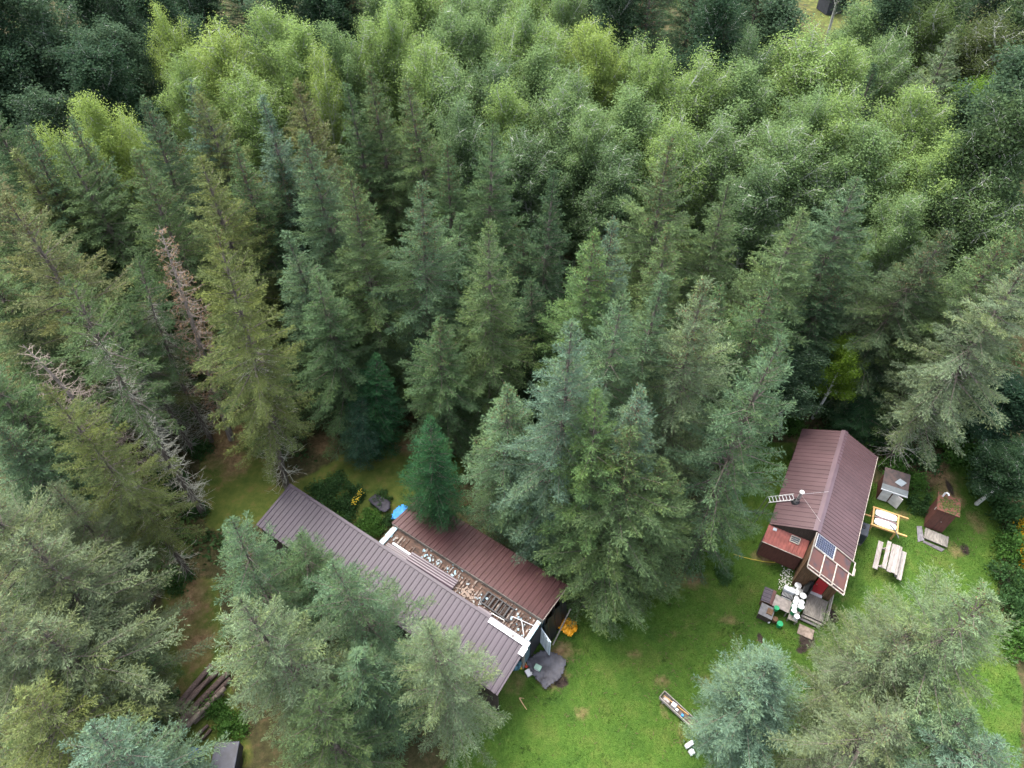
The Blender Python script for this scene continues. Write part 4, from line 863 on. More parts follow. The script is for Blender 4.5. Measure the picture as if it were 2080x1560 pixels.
st = MB(); p0, p1 = at(1055, 1418), at(1070, 1442); st.tube([p0 + Vector((0, 0, .03)), (p0 + p1) / 2 + Vector((-.03, .02, .03)), p1 + Vector((0, 0, .03))], [.03, .025, .015], 6).tube([p0 + Vector((0, 0, .03)), p0 + Vector((.25, -.02, .03))], [.022, .01], 6)
tag(st.build('fallen_branch', mat('pale_branch', (.40, .27, .15), .8, .2, 5)), 'pale forked branch lying on the lawn by the pale olive spruce', 'branch')
pb = at(1352, 1190); tag(MB().box(-.05, .05, -.22, .22, 0, .05, rz=0).build('timber_offcut', WOODP), 'short yellow timber offcut on the lawn under the spruces', 'board').location = (pb.x, pb.y, 0)
# flowers in the garden
for i, (px, py) in enumerate([(735, 1013), (728, 1025), (722, 1033)]):
    p = at(px, py); t = thing('yellow_flower', ['largest cluster of yellow flowers in the garden, topmost of three', 'middle cluster of yellow flowers in the garden', 'lowest cluster of yellow flowers in the garden'][i], 'flower', (p.x, p.y, 0), 0, 'yellow flowers')
    mb = MB()
    for k in range(20): a = R_.uniform(0, 6.28); q = R_.uniform(0, .24); mb.lathe((q * math.cos(a), q * math.sin(a), .55 + R_.uniform(0, .25)), [(.008, 0), (.026, .012), (.02, .022)], 6)
    tag(mb.build('petals', mat('petal', (.62, .47, .03), .6, .2, 5), t), kind='stuff'); mb = MB()
    for k in range(9): a = R_.uniform(0, 6.28); q = R_.uniform(0, .18); mb.tube([(0, 0, 0), (q * math.cos(a), q * math.sin(a), .6)], [.012, .006], 4)
    mb.build('stems', mat('stem', (.05, .09, .03), .8), t)

# ---- cabin: local x across, y along the ridge, ridge from y=0 to 7.7
CA_LOC, CA_RZ = (16.34, 19.17, 0), rad(-28.05)
def ca(p): return local(CA_LOC, CA_RZ, p)
cb = thing('cabin', 'small cabin with purple brown ribbed metal gable roof beside the lawn', 'cabin', CA_LOC, CA_RZ)
panels(cb, .15, 5.05, -.04, 3.585, -2.27, 2.46, CABR, axis='y'); panels(cb, 5.06, 7.8, -.04, 3.545, -2.22, 2.44, CABR, axis='y')
panels(cb, .0, 7.75, .04, 3.585, 2.27, 2.49, CABR, axis='y', rib=.23)
for y0, y1, z in ((.1, 5.0, 3.63), (5.02, 7.82, 3.60)):
    MB().add([(-.2, y0, z - .075), (0, y0, z + .02), (.2, y0, z - .075), (-.2, y1, z - .075), (0, y1, z + .02), (.2, y1, z - .075), (-.2, y0, z - .09), (0, y0, z + .005), (.2, y0, z - .09), (-.2, y1, z - .09), (0, y1, z + .005), (.2, y1, z - .09)],
             [(0, 1, 4, 3), (1, 2, 5, 4), (6, 9, 10, 7), (7, 10, 11, 8), (0, 6, 7, 1), (1, 7, 8, 2), (3, 4, 10, 9), (4, 5, 11, 10), (0, 3, 9, 6), (2, 8, 11, 5)]).build('ridge_cap', mat('ridge_cap_metal', (.095, .062, .073), .35, .08, 2, spec=.5), cb)
for x0 in np.arange(.22, 7.6, .26): MB().box(-2.06, -2.0, x0, x0 + .25, .1, 2.52).build('wall_board', WALLD, cb); MB().box(2.0, 2.06, x0, x0 + .25, .1, 2.54).build('wall_board', WALLD, cb)
for nm, y in (('gable_wall', .2), ('gable_wall', 7.55)):
    MB().hexa([(-2.0, y, .1), (2.0, y, .1), (2.0, y + .06, .1), (-2.0, y + .06, .1)], [(-2.0, y, 2.5), (2.0, y, 2.5), (2.0, y + .06, 2.5), (-2.0, y + .06, 2.5)]).add([(-2.0, y, 2.5), (2.0, y, 2.5), (0, y, 3.48), (-2.0, y + .06, 2.5), (2.0, y + .06, 2.5), (0, y + .06, 3.48)], [(0, 1, 2), (5, 4, 3), (1, 4, 5, 2), (0, 2, 5, 3)]).build(nm, WALLD, cb)
MB().box(-2.05, 2.05, .2, 7.6, 0, .12).build('floor_slab', GREYF, cb)
MB().bar((2.29, .0, 2.46), (2.29, 7.75, 2.46), .025, .11).build('eave_board', mat('pale_trim', (.33, .29, .25), .8, .3, 5), cb)
# red lean to at the front left
panels(cb, -2.28, -.02, .16, 2.38, -.62, 1.74, REDR, rib=.18, hgt=.025)
MB().box(-2.2, -.05, -.50, -.44, .1, 1.76).build('lean_to_wall', OUTH, cb); MB().box(-2.24, -2.19, -.5, .2, .1, 1.85).build('lean_to_wall', WALLD, cb)
MB().bar((-2.3, -.64, 1.72), (-.05, -.64, 1.72), .03, .06).build('lean_to_eave', mat('pale_trim', (1, 1, 1)), cb)
sk = MB()
def lt(x, y, up=0): return (x, y, 2.38 - (.16 - y) * .82 + up)
fr_ = [(-.98, -.18), (-.50, -.18), (-.50, .08), (-.98, .08)]
for (x0, y0), (x1, y1) in zip(fr_, fr_[1:] + fr_[:1]): sk.bar(lt(x0, y0, .07), lt(x1, y1, .07), .045, .05)
sk = sk.build('skylight', mat('pale_trim', (1, 1, 1)), cb); MB().slab([lt(x, y, .06) for x, y in fr_], .02).build('pane', GLASS, sk)
for k in (1, 2): yy = -.18 + .26 * k / 3; MB().bar(lt(-.96, yy, .07), lt(-.52, yy, .07), .02, .02).build('bar', mat('pale_trim', (1, 1, 1)), sk)
MB().slab([lt(-2.0, -.02, .05), lt(-1.8, -.02, .05), lt(-1.8, .10, .05), lt(-2.0, .10, .05)], .02).build('roof_patch', STEEL, cb)
# front extension under the rusty half roof
RZ_ = lambda x, u=0: 3.6 - .49 * x + u
for i, (x0, x1, y0, y1) in enumerate([(1.22, 2.2, -.86, -.02), (.02, .72, -2.1, -.9), (.75, 1.46, -2.1, -.9), (1.49, 2.2, -2.1, -.9), (.02, 2.2, -2.28, -2.12), (.02, 1.2, -.88, -.02)]):
    MB().slab([(x0, y0, RZ_(x0, -.02)), (x1, y0, RZ_(x1, -.02)), (x1, y1, RZ_(x1, -.02)), (x0, y1, RZ_(x0, -.02))], .03).build('rusty_panel', RUST, cb)
for a_, b_ in [((.0, -.885), (2.35, -.885)), ((.735, -2.26), (.735, -.9)), ((1.475, -2.26), (1.475, -.9)), ((.0, -2.11), (2.2, -2.11)), ((2.2, -2.28), (2.2, -.9)), ((.02, -2.3), (2.2, -2.3)), ((1.21, -.86), (1.21, 0)), ((1.22, -.01), (2.42, -.06)), ((2.42, -.06), (2.42, -.9)), ((.0, -2.28), (.0, .0))]:
    MB().bar((*a_, RZ_(a_[0], .03)), (*b_, RZ_(b_[0], .03)), .06, .05).build('batten', WOODG if R_.random() < .3 else mat('pale_trim', (1, 1, 1)), cb)
MB().bar((2.5, -.35, 2.36), (2.5, -.8, 2.36), .06, .05).build('batten', mat('pale_trim', (1, 1, 1)), cb)
for k in range(6):
    y0 = -1.42 + k * .235; MB().box(0.02, .07, y0, y0 + .23, .1, 3.5).build('side_board', WOODB, cb)
def fwall(x0, x1, z0=.3): MB().hexa([(x0, -1.46, z0), (x1, -1.46, z0), (x1, -1.41, z0), (x0, -1.41, z0)], [(x0, -1.46, RZ_(x0, -.08)), (x1, -1.46, RZ_(x1, -.08)), (x1, -1.41, RZ_(x1, -.08)), (x0, -1.41, RZ_(x0, -.08))]).build('front_board', WOODB, cb)
for x0 in (.08, .36, .64): fwall(x0, x0 + .27, .1)
fwall(1.62, 1.86, .1); fwall(1.87, 2.1, .1)
MB().box(.92, 1.61, -1.46, -1.41, 2.3, 2.78).build('front_board', WOODB, cb)
dr = MB().box(1.0, 1.6, -1.44, -1.40, .32, 2.29).build('door', mat('red_door', (.40, .022, .030), .45, .1, 3), cb); MB().lathe((1.08, -1.47, 1.2), [(.02, -.03), (.03, 0), (.02, .03)], 8).build('handle', STEEL, dr)
MB().box(.92, 1.66, -1.6, -1.40, .26, .315).build('door_sill', WHITEP, cb)
MB().box(2.05, 2.10, -1.4, .2, .1, 2.45).build('side_wall', WOODB, cb); MB().hexa([(.1, -2.22, RZ_(.1, -.10)), (2.15, -2.22, RZ_(2.15, -.10)), (2.15, -2.17, RZ_(2.15, -.10)), (.1, -2.17, RZ_(.1, -.10))], [(.1, -2.22, RZ_(.1, -.052)), (2.15, -2.22, RZ_(2.15, -.052)), (2.15, -2.17, RZ_(2.15, -.052)), (.1, -2.17, RZ_(.1, -.052))]).build('porch_rafter', WOODG, cb)
# chimney
ch = MB().tube([(-1.33, 1.92, 2.9), (-1.33, 1.92, 3.9)], .085, 14).build('chimney', STEEL, cb, smooth=True)
MB().lathe((-1.33, 1.92, 3.93), [(.12, 0), (.13, .05), (.05, .09)], 16).build('cap', WHITE, ch, smooth=True); MB().lathe((-1.33, 1.92, 2.95), [(.28, -.08), (.2, .05), (.10, .12)], 16).build('flashing', BLACKP, ch); MB().lathe((-1.33, 1.92, 3.3), [(.10, 0), (.10, .05)], 14).build('band', BLACKM, ch)
for q in ((.02, 2.9, 3.66), (.02, .75, 3.66)): MB().tube([(-1.33, 1.92, 3.75), q], .008, 4).build('guy_wire', STEEL, ch)
so_ = thing('solar_panel', 'dark blue solar panel on the front of the cabin roof', 'solar panel', CA_LOC, CA_RZ)
P4 = [(.10, -.85), (1.19, -.85), (1.19, -.02), (.10, -.02)]
MB().slab([(x, y, RZ_(x, .05)) for x, y in P4], .03).build('backing', mat('backing_white', (.22, .23, .26), .5, .05, 4), so_)
mb = MB()
for i in range(9):
    for j in range(6):
        x0, y0 = .125 + i * .1165, -.83 + j * .1325; mb.slab([(x, y, RZ_(x, .056)) for x, y in ((x0, y0), (x0 + .104, y0), (x0 + .104, y0 + .12), (x0, y0 + .12))], .004)
tag(mb.build('cells', mat('solar_cell', (.008, .014, .045), .15, .2, 3, spec=.6), so_), kind='stuff')
for (x0, y0), (x1, y1) in zip(P4, P4[1:] + P4[:1]): MB().bar((x0, y0, RZ_(x0, .05)), (x1, y1, RZ_(x1, .05)), .03, .045).build('frame_bar', STEEL, so_)
ld = thing('ladder', 'aluminium ladder lying on the cabin roof up to the chimney', 'ladder', CA_LOC, CA_RZ)
A0, A1 = Vector((-1.50, 2.15, 3.02)), Vector((-2.75, 1.75, 2.35)); sd2 = Vector((-.09, .16, .0))
for s in (-1, 1): MB().bar(A0 + sd2 * s, A1 + sd2 * s, .035, .06).build('rail', STEEL, ld)
for k in range(8): q = A0.lerp(A1, (k + .5) / 8); MB().bar(q - sd2, q + sd2, .03).build('rung', STEEL, ld)
for s in (-1, 1):
    MB().tube([A1 + sd2 * s, Vector((-2.95, 1.69, 0.0)) + sd2 * s], .022, 6).build('leg', STEEL, ld)
# deck and what stands in front of the cabin
dk = thing('deck', 'grey plank deck before the red cabin door', 'deck', CA_LOC, CA_RZ)
for k in range(8): MB().box(.95 + k * .135, .95 + k * .135 + .128, -2.95, -1.62, .24, .28).build('plank', WOODG, dk)
for y in (-2.9, -2.3, -1.7): MB().box(.96, 2.02, y, y + .06, .05, .235).build('joist', WOODG, dk)
MB().box(.92, 2.0, -3.10, -2.98, .15, .19).build('step', WOODG, dk); MB().box(.88, 1.96, -3.28, -3.15, .10, .14).build('step', mat('dark_step', (.12, .11, .11), .8, .2, 5), dk); MB().box(.98, 1.04, -3.2, -2.98, .0, .14).build('joist', WOODG, dk); MB().box(1.85, 1.91, -3.2, -2.98, .0, .14).build('joist', WOODG, dk)
for y in (-3.05, -2.3, -1.62): MB().box(2.04, 2.10, y, y + .06, .0, .95).build('rail_post', WOODG, dk)
for z in (.55, .93): MB().bar((2.07, -3.15, z), (2.07, -1.5, z), .05, .08).build('rail', WOODG, dk)
mtp = ca((1.37, -3.76, 0)); mt_ = tag(MB().box(-.40, .40, -.30, .30, 0, .04).build('door_mat', mat('plywood_mat', (.20, .155, .125), .85, .3, 6), None, bevel=.01), 'plywood mat on the ground before the deck steps', 'mat'); mt_.location = (mtp.x, mtp.y, .0); mt_.rotation_euler = (0, 0, CA_RZ)
bf = tag(MB().tube([ca((.72, -1.75, .1)), ca((.74, -1.76, .9)), ca((.76, -1.70, 1.55))], [.16, .22, .10], 10).build('black_bag', BLACKP, smooth=True), 'black bag standing left of the red door', 'bag')
sc_ = tag(MB().box(-.02, .02, -.30, .30, .05, 1.45).build('black_screen', BLACKM, None, bevel=.01), 'black screen panel standing open left of the red door', 'screen'); p = ca((.88, -1.72, 0)); sc_.location = (p.x, p.y, 0); sc_.rotation_euler = (0, 0, CA_RZ)
bn = thing('bench_table', 'narrow wooden bench crowded with pails beside the deck', 'bench', CA_LOC, CA_RZ)
for k in range(3): MB().box(.26 + k * .17, .26 + k * .17 + .165, -3.75, -1.9, .46, .50).build('plank', WOODG, bn)
for x in (.29, .70):
    for y in (-3.65, -2.0): MB().box(x, x + .06, y, y + .06, 0, .455).build('leg', WOODG, bn)
def pail(x, y, z, r, h, m, lidm, lbl, grp, cat='bucket', name='bucket'):
    p = ca((x, y, z)); t = thing(name, lbl, cat, p, 0, grp); MB().lathe((0, 0, 0), [(r * .86, 0), (r, h), (r * 1.05, h + .005), (r * 1.05, h - .03 + .045)], 18).build('body', m, t, smooth=True)
    if lidm: MB().lathe((0, 0, h + .022), [(r * 1.08, 0), (r * 1.08, .02), (r * .9, .028)], 18).build('lid', lidm, t, smooth=True)
    else: MB().lathe((0, 0, h - .10), [(r * .9, 0), (r * .9, .005)], 18).build('inside', mat('inside_dark', (.05, .05, .05), .8), t)
    MB().tube([(r * 1.05 * math.cos(a), r * 1.05 * math.sin(a), h - .06 - .07 * math.sin(a)) for a in np.linspace(0, math.pi, 7)], .008, 4).build('handle', STEEL, t)
for i, (x, y, m, lb) in enumerate([(.38, -2.62, WHITE, 'white lidded bucket at the cabin end of the bench, nearest the pots'), (.66, -2.66, WHITE, 'white lidded bucket beside the deck, second pair on the bench'), (.36, -2.85, GREEN, 'green bucket with white lid, left on the bench'), (.68, -2.95, GREEN, 'green bucket with large white lid by the deck edge'), (.36, -3.12, GREEN, 'green bucket with white lid left of the large one'), (.40, -3.36, GREEN, 'tall green bucket with white lid near the bench end'), (.62, -3.58, WHITE, 'white lidded bucket at the lawn end of the bench')]):
    pail(x, y, .50, .135 if i != 3 else .155, .30 if m is WHITE else .36, m, WHITE, lb, 'buckets on the bench')
pail(.0, -4.12, .0, .15, .32, GREEN, None, 'open empty green bucket standing on the lawn', 'buckets on the bench')
pail(-.45, -3.62, .62, .13, .22, GREEN, None, 'green pail with an orange top on the grey crate', 'buckets on the bench')
pail(.30, -1.62, .0, .17, .55, STEEL, WHITE, 'tall steel milk can with white lid against the cabin wall', 'pots at the cabin wall', 'can', 'milk_can')
pail(.42, -1.95, .0, .17, .62, STEEL, STEEL, 'steel pot with shiny lid below the white lidded can', 'pots at the cabin wall', 'pot', 'cooking_pot')
pail(.12, -2.02, .0, .17, .50, STEEL, STEEL, 'leftmost steel pot beside the barbecue', 'pots at the cabin wall', 'pot', 'cooking_pot')
pail(.66, -2.18, .50, .17, .18, STEEL, WHITE, 'large pot with square white lid on the bench', 'pots at the cabin wall', 'pot', 'cooking_pot')
pail(.34, -2.22, .50, .09, .2, WHITE, WHITE, 'small white jug among the pots', 'pots at the cabin wall', 'jug', 'jug')
pail(.36, -2.42, .50, .10, .16, STEEL, None, 'small open saucepan at the middle of the bench', 'pots at the cabin wall', 'pot', 'cooking_pot')
pail(.62, -2.42, .50, .11, .14, BLACKM, None, 'black frying pot beside the small saucepan', 'pots at the cabin wall', 'pot', 'cooking_pot')
gr_ = thing('barbecue', 'gas barbecue with white lid and black grill before the cabin', 'barbecue', ca((-.10, -2.42, 0)), CA_RZ - .02)
MB().box(-.30, .30, .02, .30, .62, .92).build('hood', WHITEP, gr_, bevel=.05); MB().box(-.30, .30, -.30, .0, .62, .72).build('firebox', BLACKM, gr_, bevel=.02)
for k in range(9): MB().bar((-.27 + k * .067, -.28, .735), (-.27 + k * .067, -.02, .735), .014).build('grate_bar', STEEL, gr_)
MB().tube([(-.26, -.33, .66), (.26, -.33, .66)], .02, 6).build('handle', STEEL, gr_)
for x in (-.27, .22):
    for y in (-.26, .22): MB().box(x, x + .05, y, y + .05, 0, .615).build('leg', BLACKM, gr_)
tb = thing('work_table', 'weathered plywood table between the barbecue and the purple topped box', 'table', ca((-.22, -3.12, 0)), CA_RZ - .05)
MB().box(-.44, .44, -.36, .36, .60, .63).build('top', mat('grey_plywood', (.24, .21, .19), .85, .25, 5), tb)
for x in (-.4, .34):
    for y in (-.32, .26): MB().box(x, x + .06, y, y + .06, 0, .595).build('leg', WOODG, tb)
bx_ = thing('wood_box', 'low box with purple metal lid on the lawn', 'box', ca((-.98, -2.98, 0)), CA_RZ)
MB().box(-.28, .28, -.42, .42, 0, .52).build('body', WOODB, bx_); panels(bx_, -.45, .45, -.32, .545, .14, .60, PUR, w=.9, rib=.2, hgt=.02, axis='y'); MB().slab([(.15, -.46, .61), (.33, -.46, .52), (.33, .46, .52), (.15, .46, .61)], .015).build('lid_flap', mat('brown_flap', (.14, .075, .07), .5, .1, 3), bx_)
cr = thing('grey_crate', 'grey board crate left of the green pail on the lawn', 'crate', ca((-.84, -3.88, 0)), CA_RZ - .03)
MB().box(-.34, .34, -.33, .33, 0, .50).build('body', WALLD, cr); MB().box(-.37, .37, -.36, .36, .505, .53).build('lid', mat('grey_lid', (.15, .147, .150), .85, .15, 6), cr); MB().box(.0, .3, -.15, .2, .535, .60).build('tray', WOODB, cr)
tag(MB().lathe(ca((-.30, -3.98, 0)), [(.10, 0), (.17, .20), (.15, .34), (.05, .36)], 10).build('firewood_basket', WOODB, smooth=True), 'brown basket between the grey crate and the green bucket', 'basket')
for x_, y_, c_, l_ in ((-.52, -4.2, WHITE, 'small white cup on the lawn by the crate'), (-.64, -4.15, mat('tan_can', (.4, .25, .12)), 'small tan can on the lawn by the crate')):
    p = ca((x_, y_, 0)); tag(MB().lathe((0, 0, 0), [(.05, 0), (.06, .13), (.045, .135)], 12).build('cup', c_, smooth=True), l_, 'cup').location = p
# white gravel spilled along the cabin wall
mb = MB(); g = random.Random(8)
for i in range(170):
    x, y = g.gauss(-.26, .2), g.uniform(-2.0, -.5); s = g.uniform(.010, .026); p = ca((x, y, 0)); mb.box(p.x - s, p.x + s, p.y - s, p.y + s, -.01, s, rz=g.uniform(0, 3))
tag(mb.build('white_gravel', mat('white_gravel', (.62, .60, .58), .8, .2, 9)), 'white gravel scattered along the cabin side wall', 'gravel', kind='stuff')
# garden hose
hp = [at(*p) + Vector((0, 0, .03)) for p in ((1490, 1126), (1505, 1131), (1525, 1136), (1550, 1141), (1572, 1143), (1585, 1139), (1593, 1130), (1597, 1122))]
tag(MB().tube(hp, .022, 6).build('hose', mat('yellow_hose', (.42, .34, .05), .5, .1, 3)), 'yellow hose trailing over the grass to the red lean-to', 'hose')

# ---- small white shed, tank, sink stand
wsA, wsB = ca((3.15, 4.45, 0)), None
ws = thing('small_shed', 'small white door shed with mossy sloping roof right of the cabin', 'shed', at(1779, 1012), rad(-24))
MB().box(0, 1.22, 0, 1.25, 0, 1.12).build('body', OUTH, ws); MB().hexa([(-.1, -.12, 1.16), (1.36, -.12, 1.16), (1.36, 1.4, 1.42), (-.1, 1.4, 1.42)], [(-.1, -.12, 1.2), (1.36, -.12, 1.2), (1.36, 1.4, 1.46), (-.1, 1.4, 1.46)]).build('roof', mat('shed_roof', (.095, .066, .060), .85, .3, 4, col2=(.060, .050, .048), thr=(.4, .6)), ws)
MB().hexa([(-.11, -.13, 1.205), (1.37, -.13, 1.205), (1.37, .25, 1.27), (-.11, .25, 1.27)], [(-.11, -.13, 1.215), (1.37, -.13, 1.215), (1.37, .25, 1.28), (-.11, .25, 1.28)]).build('roof_sheet', mat('grey_sheet', (.12, .135, .14), .6, .15, 4), ws)
MB().bar((-.12, -.145, 1.17), (1.38, -.145, 1.17), .03, .09).build('fascia', WHITEP, ws)
MB().box(.05, .58, -.05, -.01, .05, 1.05).build('door', mat('worn_white', (.55, .52, .50), .7, .15, 4), ws); MB().hexa([(.66, -.03, .04), (1.2, -.32, .04), (1.21, -.28, .04), (.67, .0, .04)], [(.66, -.03, 1.04), (1.2, -.32, 1.04), (1.21, -.28, 1.04), (.67, .0, 1.04)]).build('door', mat('worn_white', (1, 1, 1)), ws)
tn = tag(MB().hexa([(.55, .55, 1.345), (.95, .4, 1.32), (1.2, .75, 1.37), (.8, .9, 1.40)], [(.55, .55, 1.36), (.95, .4, 1.335), (1.2, .75, 1.385), (.8, .9, 1.415)]).build('tin_sheet', mat('tin', (.27, .31, .33), .4, .15, 4)), 'loose square tin sheet on the small shed roof', 'metal sheet'); tn.location = ws.location; tn.rotation_euler = (0, 0, rad(-24))
wt = thing('water_tank', 'black water tank between the cabin and the white sinks', 'tank', ca((2.72, 3.35, 0)), CA_RZ)
MB().box(-.30, .30, -.42, .42, 0, .18).build('stand', WOODG, wt); MB().box(-.32, .32, -.45, .45, .185, 1.15).build('body', mat('tank_black', (.035, .040, .050), .45, .15, 3), wt, bevel=.07); MB().lathe((0, .1, 1.15), [(.12, 0), (.12, .05), (.05, .06)], 14).build('lid', BLACKP, wt); MB().tube([(-.2, .3, 1.1), (-.25, .35, 1.35), (-.4, .35, 1.4)], .02, 6).build('pipe', STEEL, wt)
sk_o = at(1760, 1080); sn = thing('sink_stand', 'fresh timber stand carrying two white sinks beside the cabin', 'stand', (sk_o.x, sk_o.y, 0), rad(-24))
# local x to the right (about 1.45 long), y back (about 1.25)
zt = .82
for y, x0, x1 in ((.0, -.05, 1.95), (1.27, -.05, 1.95)): MB().box(x0, x1, y, y + .09, zt - .09, zt).build('rail', WOODP, sn)
for x in (-.02, 1.36): MB().box(x, x + .09, .095, 1.265, zt - .092, zt - .002).build('cross_rail', WOODP, sn)
for x in (.02, 1.30):
    for y in (.02, 1.26): MB().box(x, x + .09, y + .0, y + .09, 0, zt - .095).build('leg', WOODP, sn)
MB().box(.1, 1.34, .62, .72, zt - .06, zt + .012).build('middle_board', mat('purple_brown_board', (.15, .10, .10), .6, .15, 4), sn)
MB().box(-.55, -.06, .62, .70, zt - .16, zt - .09).build('brace', WOODP, sn); MB().bar((-.05, .04, zt - .13), (1.4, .04, zt - .13), .03, .08).build('apron', WOODP, sn)
for y0, lb in ((.12, 'front white oval sink in the timber stand, littered with twigs'), (.75, 'rear white sink in the timber stand, nearest the small shed')):
    t = thing('sink', lb, 'sink', sn.location, sn.rotation_euler.z, 'white sinks'); rim = []; n = 24; cx_, cy_, ax_, ay_ = .72, y0 + .24, .60, .235
    def ring(k, z): return [(cx_ + ax_ * k * math.copysign(abs(math.cos(a)) ** .5, math.cos(a)), cy_ + ay_ * k * math.copysign(abs(math.sin(a)) ** .5, math.sin(a)), z) for a in np.linspace(0, 2 * math.pi, n, endpoint=False)]
    rs = [ring(1.0, zt - .03), ring(1.0, zt + .02), ring(.93, zt + .02), ring(.86, zt - .10), ring(.6, zt - .14)]; v = sum(rs, []); f = [(i * n + k, i * n + (k + 1) % n, (i + 1) * n + (k + 1) % n, (i + 1) * n + k) for i in range(4) for k in range(n)] + [tuple(4 * n + k for k in range(n))]
    f += [tuple(reversed([k for k in range(n)]))]
    MB().add(v, f).build('bowl', WHITE, t, smooth=True); MB().lathe((cx_ + .42, cy_, zt - .138), [(.03, 0), (.03, .006)], 10).build('drain', STEEL, t)
    if y0 < .5:
        mb = MB()
        for k in range(14): x, y = R_.uniform(.35, .85), R_.uniform(.28, .44); a = R_.uniform(0, 3); mb.bar((x, y, zt - .128), (x + .06 * math.cos(a), y + .03 * math.sin(a), zt - .122), .014, .01)
        tag(mb.build('leaf_litter', mat('litter_dark', (.07, .06, .04), .9), t), kind='stuff')
pp = [ (.95, .45, .86), (1.1, .25, .9), (1.3, .0, .92), (1.5, -.35, .88)]
tag(MB().tube([local(sn.location, sn.rotation_euler.z, p) for p in pp], .028, 8).build('black_pipe', mat('dark_pipe', (.06, .065, .07), .5, .1, 3)), 'dark pipe lying across the front white sink', 'pipe')
# ---- picnic table
pt = thing('picnic_table', 'weathered grey picnic table on the lawn right of the cabin', 'picnic table', (20.36, 18.69, 0), math.atan2(-.48, .876))
PW = mat('picnic_wood', (.27, .25, .235), .85, .4, 5, stretch=(8, .7, 8), col2=(.15, .115, .10), thr=(.45, .7), randobj=.15, bump=.3)
MB().box(.0, .26, .05, 2.0, .42, .46).build('bench_seat', PW, pt); MB().box(1.30, 1.55, .0, 1.95, .42, .46).build('bench_seat', PW, pt)
for i, (x0, x1, y0) in enumerate([(.38, .60, .1), (.66, .87, .0), (.875, 1.08, .05), (1.09, 1.2, .0)]): MB().box(x0, x1, y0, 1.95 + y0 * .5, .72 + .003 * i, .76 + .003 * i).build('table_plank', PW, pt)
for y in (.35, 1.6):
    MB().bar((.12, y, .40), (1.43, y, .40), .05, .09).build('cross_beam', PW, pt)
    for s, (xa, xb) in enumerate(((.2, .55), (1.35, 1.0))): MB().bar((xa, y + .055, .0), (xb, y + .055, .715), .05, .09).build('leg', PW, pt)
# ---- outhouse and its platform
oh = thing('outhouse', 'narrow brown wooden outhouse with mossy roof on the right of the lawn', 'outhouse', (24.58, 21.62, 0), rad(-26.5))
for k in range(6): MB().box(k * .163, k * .163 + .160, -.02, .02, .05, 2.0).build('front_board', OUTH, oh)
for s, x in ((0, -.02), (1, .96)):
    for k in range(6): MB().box(x, x + .04, .025 + k * .18, .2 + k * .18, .05, 1.98).build('side_board', OUTH, oh)
MB().box(0, .98, 1.09, 1.12, .05, 1.9).build('back_wall', OUTH, oh); MB().box(.02, .95, .03, 1.08, .0, .06).build('floor', WOODG, oh)
MB().box(.43, .445, -.028, -.021, .1, 1.95).build('door_gap', BLACKM, oh); MB().lathe((.55, -.04, 1.0), [(.02, -.02), (.025, 0), (.02, .02)], 8).build('handle', STEEL, oh); MB().box(-.03, -.022, .3, .36, 1.45, 1.8).build('vent_slot', WHITE, oh)
rf = MB().hexa([(-.13, -.14, 2.02), (1.1, -.14, 2.02), (1.1, 1.25, 1.93), (-.13, 1.25, 1.93)], [(-.13, -.14, 2.09), (1.1, -.14, 2.09), (1.1, 1.25, 2.0), (-.13, 1.25, 2.0)]).build('roof', MOSSR, oh)
mb = MB()
for i in range(140): x, y = R_.uniform(.0, 1.05), R_.gauss(.55, .22); s = R_.uniform(.02, .07); mb.lathe((x, y, 2.09 - (y + .14) * .065), [(s, 0), (s * .7, s * .4), (s * .2, s * .5)], 6)
tag(mb.build('moss', mat('moss', (.055, .062, .014), .95, .4, 8), rf), kind='stuff')
MB().tube([(.12, 1.0, 1.98), (.12, 1.0, 2.35), (.16, .97, 2.45), (.25, .9, 2.47), (.3, .87, 2.40)], .05, 10).build('vent_elbow', WHITE, rf, smooth=True)
pf = thing('platform', 'grey plank platform in front of the outhouse', 'platform', (24.20, 20.80, 0), rad(-29.5))
for k in range(10): MB().box(k * .13, k * .13 + .122, .0, .76 - .01 * (k % 3), .12, .155).build('plank', WOODG, pf)
for y in (.08, .6): MB().box(.0, 1.28, y, y + .08, 0, .115).build('joist', WOODG, pf)
def mat_on(name, lbl, pts, z, m, cat):
    q = [at(*p) for p in pts]; c = sum(q, Vector()) / 4; o = MB().slab([(p.x - c.x, p.y - c.y, z) for p in q], z - .005).build(name, m); o.location = c; return tag(o, lbl, cat)
mat_on('shingle_strip', 'strip of grey shingle left of the outhouse platform', [(1862, 1069), (1872, 1069), (1877, 1098), (1864, 1101)], .03, GREYF, 'shingle'); mat_on('rubber_mat', 'dark mat below the outhouse platform', [(1876, 1098), (1919, 1116), (1912, 1121), (1874, 1102)], .03, mat('dark_mat', (.10, .09, .095), .9, .3, 6), 'mat')
# two stumps by the hedge
for px, py, l in ((2020, 1010, 'left grey stump by the hedge right of the outhouse'), (2035, 1022, 'right grey stump by the hedge right of the outhouse')):
    p = at(px, py); tag(MB().tube([(0, 0, 0), (.15, .25, .35)], [.2, .17], 12).build('stump', LOGM, smooth=True), l, 'stump', 'stumps by the hedge').location = p
p0, p1 = at(1968, 912), at(1998, 878); tag(MB().tube([p0 + Vector((0, 0, .1)), p1 + Vector((0, 0, .6))], [.12, .08], 8).build('fallen_log', LOGM), 'fallen brown log leaning among the bushes at the right', 'log')
